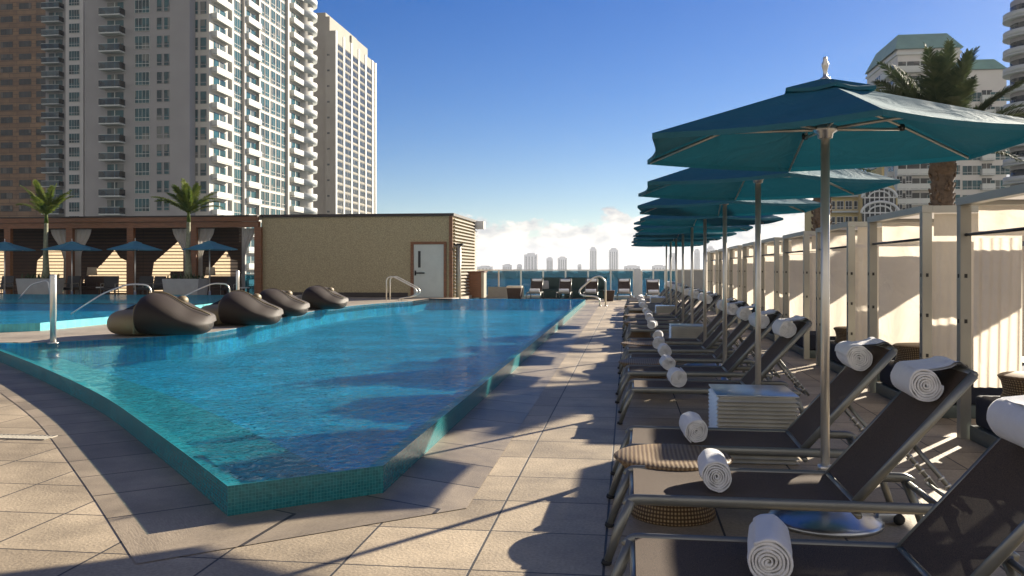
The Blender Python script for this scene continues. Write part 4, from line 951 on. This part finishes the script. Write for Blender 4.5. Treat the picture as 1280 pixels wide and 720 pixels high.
# far loungers face the camera: backrest away
fy = 42.6
for i, px in enumerate((667, 704, 738, 780, 817)):
    x = pX(px, fy); yy = fy if i < 4 else 41
    o = dup(proto); o.location = (pX(px, yy), yy, 0); o.rotation_euler = (0, 0, R(90)); nm = ['leftmost', 'second from left', 'third from left, behind the bent handrail', 'fourth from left', 'rightmost, behind the short glass railing area'][i]
    o['group'] = 'far loungers facing the pool'; o['label'] = 'brown lounger facing the pool at the far terrace, '+nm
    for k, (dy, z) in enumerate(((.45, .43), (1.66, .90))):
        s = troll[(i+k) % 3].copy(); C.objects.link(s); s.location = (pX(px, yy), yy+dy, z); s.rotation_euler = (0, 0, R(90)); s.scale = (1.1, 1.35, 1.1)
        tag(s, 'white rolled towel on the %s of the far terrace lounger, %s' % (('seat', 'headrest')[k], ['leftmost', 'second from left', 'third from left', 'fourth from left', 'rightmost'][i]), 'towel', 'rolled towels on the far loungers')
sofa(677, 702, 45.3, 'dark green sofa left part before the far glass railing', 'sofa_green', 0, 'green sofas before the far railing', 1.05)
sofa(706, 758, 45.3, 'long dark green sofa before the far glass railing', 'sofa_green', 0, 'green sofas before the far railing', 1.05)
cu = MB(); cu.box(-.22, .22, -.07, .07, 0, .44, 'curtain_white', bev=.06); c_ = cu.build('cushion', None, (pX(681, 45.1), 45.1, .46)); c_.rotation_euler = (R(-12), 0, R(20)); tag(c_, 'white square cushion on the far green sofa', 'cushion')
def cube_table(px, y, w, h, m1, m2, label):
    t = thing('cube_side_table', label, 'side table', (pX(px, y), y, 0), 0, 'cube side tables on the far terrace')
    b = MB(); b.add([(-w/2+.06, -w/2+.06, 0), (w/2-.06, -w/2+.06, 0), (w/2-.06, w/2-.06, 0), (-w/2+.06, w/2-.06, 0), (-w/2, -w/2, h-.1), (w/2, -w/2, h-.1), (w/2, w/2, h-.1), (-w/2, w/2, h-.1)], [(0, 3, 2, 1), (4, 5, 6, 7), (0, 1, 5, 4), (1, 2, 6, 5), (2, 3, 7, 6), (3, 0, 4, 7)], m1); b.build('body', t)
    b = MB(); b.box(-w/2-.01, w/2+.01, -w/2-.01, w/2+.01, h-.098, h, m2, bev=.01); b.build('tabletop', t)
cube_table(643.5, 43, .72, .66, 'wood_dark', 'curtain_cream', 'side table with cream top left of the far loungers')
cube_table(761, 41, .52, .5, 'wood_dark', 'wood_dark', 'dark cube side table beside the bent handrail')

# ------------------------------------------------------------------ towers
def win_mesh(w, h, nm=3, glass='win_dark', frame='tower_white', sill=True, tr=True, d=.06):
    b = MB(); b.box(-w/2, w/2, -d, .02, 0, h, glass); fw = .05
    b.box(-w/2-fw, -w/2, -d-.05, .02, -fw, h+fw, frame); b.box(w/2, w/2+fw, -d-.05, .02, -fw, h+fw, frame); b.box(-w/2, w/2, -d-.05, .02, -fw, 0, frame); b.box(-w/2, w/2, -d-.05, .02, h, h+fw, frame)
    for i in range(1, nm): x = -w/2+w*i/nm; b.box(x-.025, x+.025, -d-.03, -d, 0, h, frame)
    if tr: b.box(-w/2, w/2, -d-.031, -d, h*.25, h*.25+.08, frame)
    return b
def balc_mesh(w, dep, h=1.05, rail='rail_glass', slab='balcony_white', glass='win_dark', dh=2.35, round_=False):
    b = MB()
    b.box(-w/2, w/2, -dep, .02, -.22, 0, slab); b.box(-w/2, w/2, -dep, -dep+.06, .06, h, rail); b.box(-w/2, -w/2+.06, -dep+.061, 0, .06, h, rail); b.box(w/2-.06, w/2, -dep+.061, 0, .06, h, rail)
    b.box(-w/2-.01, w/2+.01, -dep-.01, -dep+.08, h, h+.07, slab)
    b.box(-w*.36, w*.42, -.05, .02, .0, dh, glass); b.box(-w*.02, w*.02, -.08, -.05, 0, dh, slab)
    return b
def place(parent, name, mb, items, limit=100):
    """items: (origin, angle). nearest limit as individual parts, the rest merged."""
    items = sorted(items, key=lambda it: (Vector(it[0])-Vector((0, 0, H))).length)
    first = None
    for p, a in items[:limit]:
        if first is None: first = mb.build(name, parent); o = first
        else: o = first.copy(); C.objects.link(o)
        o.location = p; o.rotation_euler = (0, 0, a)
    if len(items) > limit:
        r = MB()
        for p, a in items[limit:]:
            M_ = Matrix.Translation(p) @ Matrix.Rotation(a, 4, 'Z')
            o0 = len(r.v); r.v += [tuple(M_ @ Vector(q)) for q in mb.v]; r.f += [[o0+j for j in f] for f in mb.f]
            r.mats = mb.mats; r.m += mb.m; r.s += mb.s
        o = r.build(name, parent); o['kind'] = 'stuff'
def floors(z0, z1, h=3.0):
    z = z0
    while z < z1: yield z; z += h
# tower B, large condominium
BX, BY = -69.3, 139.0
t = thing('condominium_tower', 'huge pale condominium tower with shaded front and sunlit balcony side', 'tower')
xl = pX(106, 137); xr_ = pX(237, 137)
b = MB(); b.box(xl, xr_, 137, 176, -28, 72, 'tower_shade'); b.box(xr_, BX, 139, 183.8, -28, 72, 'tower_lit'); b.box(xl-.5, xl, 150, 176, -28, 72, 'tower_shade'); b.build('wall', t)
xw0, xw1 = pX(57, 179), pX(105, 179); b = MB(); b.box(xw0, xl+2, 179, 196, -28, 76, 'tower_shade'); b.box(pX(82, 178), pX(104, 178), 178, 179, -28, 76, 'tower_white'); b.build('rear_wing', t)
fl = list(floors(-4.4, 66)); off = lambda px, Y: pX(px, Y)
def col(px, Y, dz=0.): return [((pX(px, Y), Y, z+dz), 0) for z in fl]
wI = win_mesh(2.55, 2.1, 4, 'win_blue', 'balcony_white'); place(t, 'window', wI, col(178, 137, .45))
wI = win_mesh(.85, 1.9, 1, 'win_blue', 'tower_shade'); place(t, 'window', wI, col(199.5, 137, .6)+col(208.5, 137, .6))
place(t, 'balcony', balc_mesh(3.7, 1.7, glass='win_blue'), [((pX(141.5, 137)+.3, 137, z), 0) for z in fl])
wI = win_mesh(1.0, 2.0, 1, 'win_blue', 'tower_shade'); place(t, 'window', wI, [((pX(244, 139), 139, z+.5), 0) for z in fl]+[((pX(254.5, 139), 139, z+.5), 0) for z in fl])
place(t, 'window', win_mesh(2.4, 2.0, 4, 'win_blue', 'balcony_white'), [((pX(93, 178), 178, z+.4), 0) for z in fl])
place(t, 'balcony', balc_mesh(4.2, 1.8, glass='win_blue'), [((pX(69, 179), 179, z), 0) for z in fl])
A90 = math.pi/2      # +X facing facade: local -Y -> +X
def ycol(px): return pY(px, BX)
lit_b = [];
for px, w in ((274, 5.6), (313, 5.6), (369, 6.0)): place(t, 'balcony', balc_mesh(w, 1.0, h=.85, rail='balcony_white', slab='tower_lit', glass='win_blue'), [((BX, ycol(px), z), A90) for z in fl], 40)
place(t, 'window', win_mesh(1.9, 2.4, 2, 'win_blue', 'tower_lit'), [((BX, ycol(px), z+.3), A90) for z in fl for px in (293, 299, 327, 333.5, 341, 347.5, 354)], 100)
b = MB()
for px in (288, 303.5, 322, 358): b.box(BX, BX+.5, ycol(px)-.35, ycol(px)+.35, -28, 72, 'tower_lit')
b.build('pilasters', t)
b = MB(); b.lathe([(3.2, -28), (3.2, 71)], 'tower_lit', 24, M=Matrix.Translation((BX-1.6, 183, 0))); b.build('corner_turret', t)
b = MB()
for z in fl: b.lathe([(4.1, z-.2), (4.1, z+1.0), (3.9, z+1.0), (3.9, z)], 'balcony_white', 24, M=Matrix.Translation((BX-1.6, 183, 0)))
b.build('turret_balconies', t)['kind'] = 'stuff'
# tower A brown
t = thing('brown_office_tower', 'brown stone office tower with rows of wide windows at left edge', 'tower')
AX = pX(64, 224)
b = MB(); b.box(AX-90, AX, 224, 262, -28, 90, 'brown_stone'); b.build('wall', t)
fa = list(floors(-3.5, 86, 3.5)); wI = win_mesh(3.6, 1.55, 3, 'win_dark', 'wood_dark', tr=False)
place(t, 'window', wI, [((pX(px, 224), 224, z), 0) for z in fa for px in (-13, 8.5, 31.5, 53)])
# tower C
CX_, CYn, CYf = pX(419, 330), 330.0, 330.0
CYf = pY(470, CX_); ztop = pZ(38, CX_, 330)
t = thing('grid_tower', 'tan tower with blank near wall and gridded sunlit side facade', 'tower')
b = MB(); b.box(pX(407, 330), CX_, 330, CYf, -28, ztop, 'tower_tan'); b.box(pX(375, 334), pX(407, 334), 334, CYf-12, -28, pZ(15, CX_, 334), 'tower_tan'); b.box(pX(407, 334)+.0, pX(412, 334), 334, CYf-16, ztop, pZ(20, CX_, 334), 'tower_tan'); b.build('wall', t)
b = MB(); b.box(CX_-20, CX_-3, CYf-26, CYf-3, ztop, ztop+6, 'tower_tan'); b.build('penthouse', t)
fc = list(floors(-1, ztop-4, 3.05)); gp = (424.5, 434.5, 443.8, 452.5, 461)
place(t, 'window', win_mesh(7.2, 1.9, 2, 'win_dark', 'tower_tan', tr=False, d=.05), [((CX_, pY(px, CX_), z), A90) for z in fc for px in gp])
b = MB()
for px in (419.8, 429.5, 439.2, 448.2, 456.8, 465.2, 469.3): y_ = pY(px, CX_); b.box(CX_, CX_+.3, y_-.8, y_+.8, -28, ztop, 'balcony_white')
b.build('piers', t)
b = MB()
for z in fc: b.box(CX_, CX_+.2, 331, CYf-.5, z+2.2, z+2.5, 'tower_tan')
b.build('spandrels', t)
vm_ = MB(); vm_.box(-.5, .5, -.1, .05, 0, .7, 'win_dark'); place(t, 'vent', vm_, [((pX(410.5, 330), 330, z), 0) for z in fc[::2]])
# tower D, right
t = thing('green_roof_tower', 'pale apartment tower with green stepped roof behind the date palm', 'tower')
DY = 196.0; x0, x1, x2, x3 = pX(1122, DY), pX(1200, DY), pX(1262, DY), pX(1130, DY)
zt = pZ(62, x0, DY); zt2 = pZ(86, x1, DY)
b = MB(); b.box(x0, x1, DY, DY+24, -28, zt, 'tower_white'); b.box(x1, x2, DY+1.5, DY+24, -28, zt2, 'tower_white'); b.build('wall', t)
b = MB()
xa, xb = pX(1128, DY), pX(1190, DY); zr = pZ(39, x0, DY)
b.add([(x0-.6, DY-.6, zt), (x1+.6, DY-.6, zt), (x1+.6, DY+24, zt), (x0-.6, DY+24, zt), (xa, DY+3, zr), (xb, DY+3, zr), (xb, DY+20, zr), (xa, DY+20, zr)], [(0, 1, 5, 4), (1, 2, 6, 5), (2, 3, 7, 6), (3, 0, 4, 7), (4, 5, 6, 7)], 'roof_green')
xc_, xd = pX(1226, DY), pX(1250, DY); zq = pZ(71, x1, DY)
b.add([(xc_-2, DY+1, zt2), (xd+2, DY+1, zt2), (xd+2, DY+20, zt2), (xc_-2, DY+20, zt2), (xc_, DY+3, zq), (xd, DY+3, zq), (xd, DY+16, zq), (xc_, DY+16, zq)], [(0, 1, 5, 4), (1, 2, 6, 5), (2, 3, 7, 6), (3, 0, 4, 7), (4, 5, 6, 7)], 'roof_green')
b.build('roof', t)
b = MB()
for z in (zt-1.2, zt-5): b.box(x0-.4, x1+.2, DY-.5, DY+24, z, z+.5, 'balcony_white')
b.build('cornice', t)
fd = list(floors(9, zt-4, 3.1)); fd2 = list(floors(9, zt2-4, 3.1))
place(t, 'window', win_mesh(1.9, 1.9, 2, 'win_blue', 'balcony_white'), [((pX(px, DY), DY, z), 0) for z in fd for px in (1165, 1182, 1194)])
place(t, 'window', win_mesh(1.9, 1.9, 2, 'win_blue', 'balcony_white'), [((pX(px, DY+1.5), DY+1.5, z), 0) for z in fd2 for px in (1209, 1221, 1244, 1256)])
place(t, 'balcony', balc_mesh(4.6, 1.6, rail='balcony_white'), [((pX(px, DY), DY, z), 0) for z in fd for px in (1133, 1150)])
place(t, 'balcony', balc_mesh(2.6, 1.4, rail='balcony_white'), [((pX(1233, DY+1.5), DY+1.5, z), 0) for z in fd2])
place(t, 'balcony', balc_mesh(5.2, 1.5, rail='balcony_white'), [((x0, DY+y_, z), -A90) for z in fd for y_ in (5, 14)])
# tower E right edge
t = thing('curved_balcony_tower', 'beige tower with curved balconies cut off by the right edge', 'tower')
EY = 150.0; x0 = pX(1281, EY); zt = pZ(8, x0, EY)
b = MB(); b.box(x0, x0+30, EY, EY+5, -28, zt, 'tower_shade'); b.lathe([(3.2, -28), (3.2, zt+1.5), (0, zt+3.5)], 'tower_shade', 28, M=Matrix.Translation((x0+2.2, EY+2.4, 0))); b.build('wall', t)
fe = list(floors(9.3, zt-1, 2.95)); b = MB()
cbm = MB(); cbm.lathe([(3.2, 0), (4.3, 0), (4.3, .25), (3.2, .25)], 'balcony_white', 28); cbm.lathe([(4.2, .3), (4.25, .3), (4.25, 1.15), (4.2, 1.15), (4.2, .3)], 'balcony_white', 28)
place(t, 'balcony', cbm, [((x0+2.2, EY+2.4, z), 0) for z in fe])
place(t, 'window', win_mesh(2.2, 2.0, 2, 'win_dark', 'balcony_white'), [((x0+dx, EY, z+.6), 0) for z in fe for dx in (7, 11, 15)])
cw = MB(); cw.lathe([(3.24, 0), (3.24, 1.9)], 'win_dark', 28); place(t, 'window', cw, [((x0+2.2, EY+2.4, z+.4), 0) for z in fe])
# yellow arched building
t = thing('yellow_arched_building', 'low yellow building with white arched windows between parasol and tower', 'building')
FY = 150.0; x0, xm, x1 = pX(1036, FY), pX(1076, FY), pX(1122, FY)
za, zb, zc_ = pZ(243, x0, FY), pZ(233, xm, FY), pZ(204, x1, FY+8)
b = MB(); b.box(x0, xm, FY+2, FY+20, -28, za, 'yellow_wall'); b.box(xm, x1, FY, FY+20, -28, zb-2.2, 'yellow_wall')
b.prism([(x0, 0)]*0+[((xm+x1)/2+(x1-xm)/2*math.cos(a*math.pi/16), (zb-2.3)+(3.6)*math.sin(a*math.pi/16)) for a in range(17)], -FY-20, -FY, 'yellow_wall', Matrix(((1, 0, 0, 0), (0, 0, -1, 0), (0, 1, 0, 0), (0, 0, 0, 1))))
b.box(pX(1102, FY+22), x1+4, FY+22, FY+36, -28, zc_+1, 'yellow_wall'); b.build('wall', t)
def arch(cx, cz, r, y):
    b = MB(); 
    for rr, th in ((r, .22), (r*.62, .14)):
        b.tube([(cx+rr*math.cos(a*math.pi/20), y-.15, cz+rr*.62*math.sin(a*math.pi/20)) for a in range(21)], th, 'white_paint', 6)
    for k in range(-3, 4): xx = cx+k*r/3.6; hh = .6*math.sqrt(max(.02, r*r-(xx-cx)**2)); b.box(xx-.07, xx+.07, y-.16, y-.06, cz-2.6, cz+hh, 'white_paint')
    b.box(cx-r, cx+r, y-.2, y-.05, cz-.1, cz+.1, 'white_paint'); b.box(cx-r*.96, cx+r*.96, y-.04, y-.005, cz-2.7, cz, 'win_dark')
    b.prism([(cx+r*.94*math.cos(a*math.pi/20), cz+.003+r*.58*math.sin(a*math.pi/20)) for a in range(21)], -y+.01, -y+.03, 'win_dark', Matrix(((1, 0, 0, 0), (0, 0, -1, 0), (0, 1, 0, 0), (0, 0, 0, 1))))
    return b.build('arched_window', t)
cxm = (xm+x1)/2
arch(cxm, pZ(247, cxm, FY), 2.7, FY-.02); arch(cxm, pZ(264, cxm, FY)-.3, 2.9, FY-.5)
place(t, 'window', win_mesh(1.0, 1.3, 2, 'win_dark', 'white_paint'), [((x0+.9+k*1.35, FY+2, za-2.3-2.6*j), 0) for k in range(4) for j in range(3)]+[((pX(1105, FY+22)+1+k*1.7, FY+22, zc_-2.2-2.6*j), 0) for k in range(3) for j in range(3)])
b = MB()
for j in range(4): b.box(x0-.2, xm, FY+1.4, FY+2, za-.3-2.6*j, za-2.6*j, 'balcony_white')
b.build('ledges', t)

# ------------------------------------------------------------------ far skyline
SY = 2900.0
sk = [(655, 672, 318, 's'), (683, 691, 323, 's'), (697, 709, 322, 't'), (737, 746, 311, 's'), (761, 773, 312, 'd'), (836, 846, 318, 's'), (868, 875, 313, 's'), (884, 893, 310, 'd'), (894, 903, 323, 's'), (596, 616, 333, 's'), (628, 640, 331, 's'), (722, 727, 331, 's'), (780, 800, 332.5, 's'), (815, 832, 332, 's'), (646, 652, 331, 's'), (905, 925, 327, 's')]
SKL = ['broad with stepped top, tallest over the left of the railing', 'small block just right of the broad stepped one', 'broad with slanted side, left of the slim one', 'slim and tallest in mid skyline', 'notched top, just right of the slim one', 'seen between the farthest parasol poles',
       'slim, between two parasol poles', 'tall, just left of the cabanas', 'shorter, just above the far cabana tops', 'flat and white beside the louvred wall', 'tiny, over the left end of the railing', 'tiny block left of the slim one', 'wide and flat above the pale pillar', 'wide and flat left of the parasol poles', 'tiny, left of the broad stepped one', 'flat one behind the far cabanas']
for i, (a, c, ty, k) in enumerate(sk):
    x0, x1 = pX(a, SY), pX(c, SY); zt = pZ(ty, x0, SY); w = x1-x0
    t = thing('distant_tower', 'hazy far tower, '+SKL[i], 'distant tower', (x0, SY, -29), 0, 'distant towers on the far shore')
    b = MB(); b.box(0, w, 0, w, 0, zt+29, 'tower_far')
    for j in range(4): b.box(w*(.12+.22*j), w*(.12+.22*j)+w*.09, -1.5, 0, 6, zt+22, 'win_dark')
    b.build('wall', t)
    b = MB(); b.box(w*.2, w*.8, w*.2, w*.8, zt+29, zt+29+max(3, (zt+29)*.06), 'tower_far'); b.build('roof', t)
rnd = random.Random(11); b = MB(); n = 150; xs0, xs1 = -1800, 1600
vs = []; fs = []
for i in range(n+1):
    x = xs0+(xs1-xs0)*i/n; h_ = 12+16*abs(noise.noise(Vector((x*.012, 3, 0))))+10*rnd.random()
    vs += [(x, SY-90, -29.5), (x, SY-80, -29+h_), (x, SY+80, -29+h_*1.05)]
for i in range(n): fs += [(3*i, 3*i+3, 3*i+4, 3*i+1), (3*i+1, 3*i+4, 3*i+5, 3*i+2)]
b.add(vs, fs, 'far_trees'); o = b.build('far_shore'); o['kind'] = 'structure'

# ------------------------------------------------------------------ haze
hz = MB(); hz.box(-6100, 6100, -6100, 6100, -31, 104, 'tower_far'); ho = hz.build('haze'); ho['kind'] = 'stuff'
ho.data.materials.clear(); hm = bpy.data.materials.new('haze_air'); hm.use_nodes = True; N = hm.node_tree.nodes; N.remove(N['Principled BSDF'])
pv = N.new('ShaderNodeVolumePrincipled'); pv.inputs['Color'].default_value = (.86, .91, 1, 1); pv.inputs['Density'].default_value = .00013; pv.inputs['Anisotropy'].default_value = .3
hm.node_tree.links.new(pv.outputs[0], N['Material Output'].inputs['Volume']); ho.data.materials.append(hm)
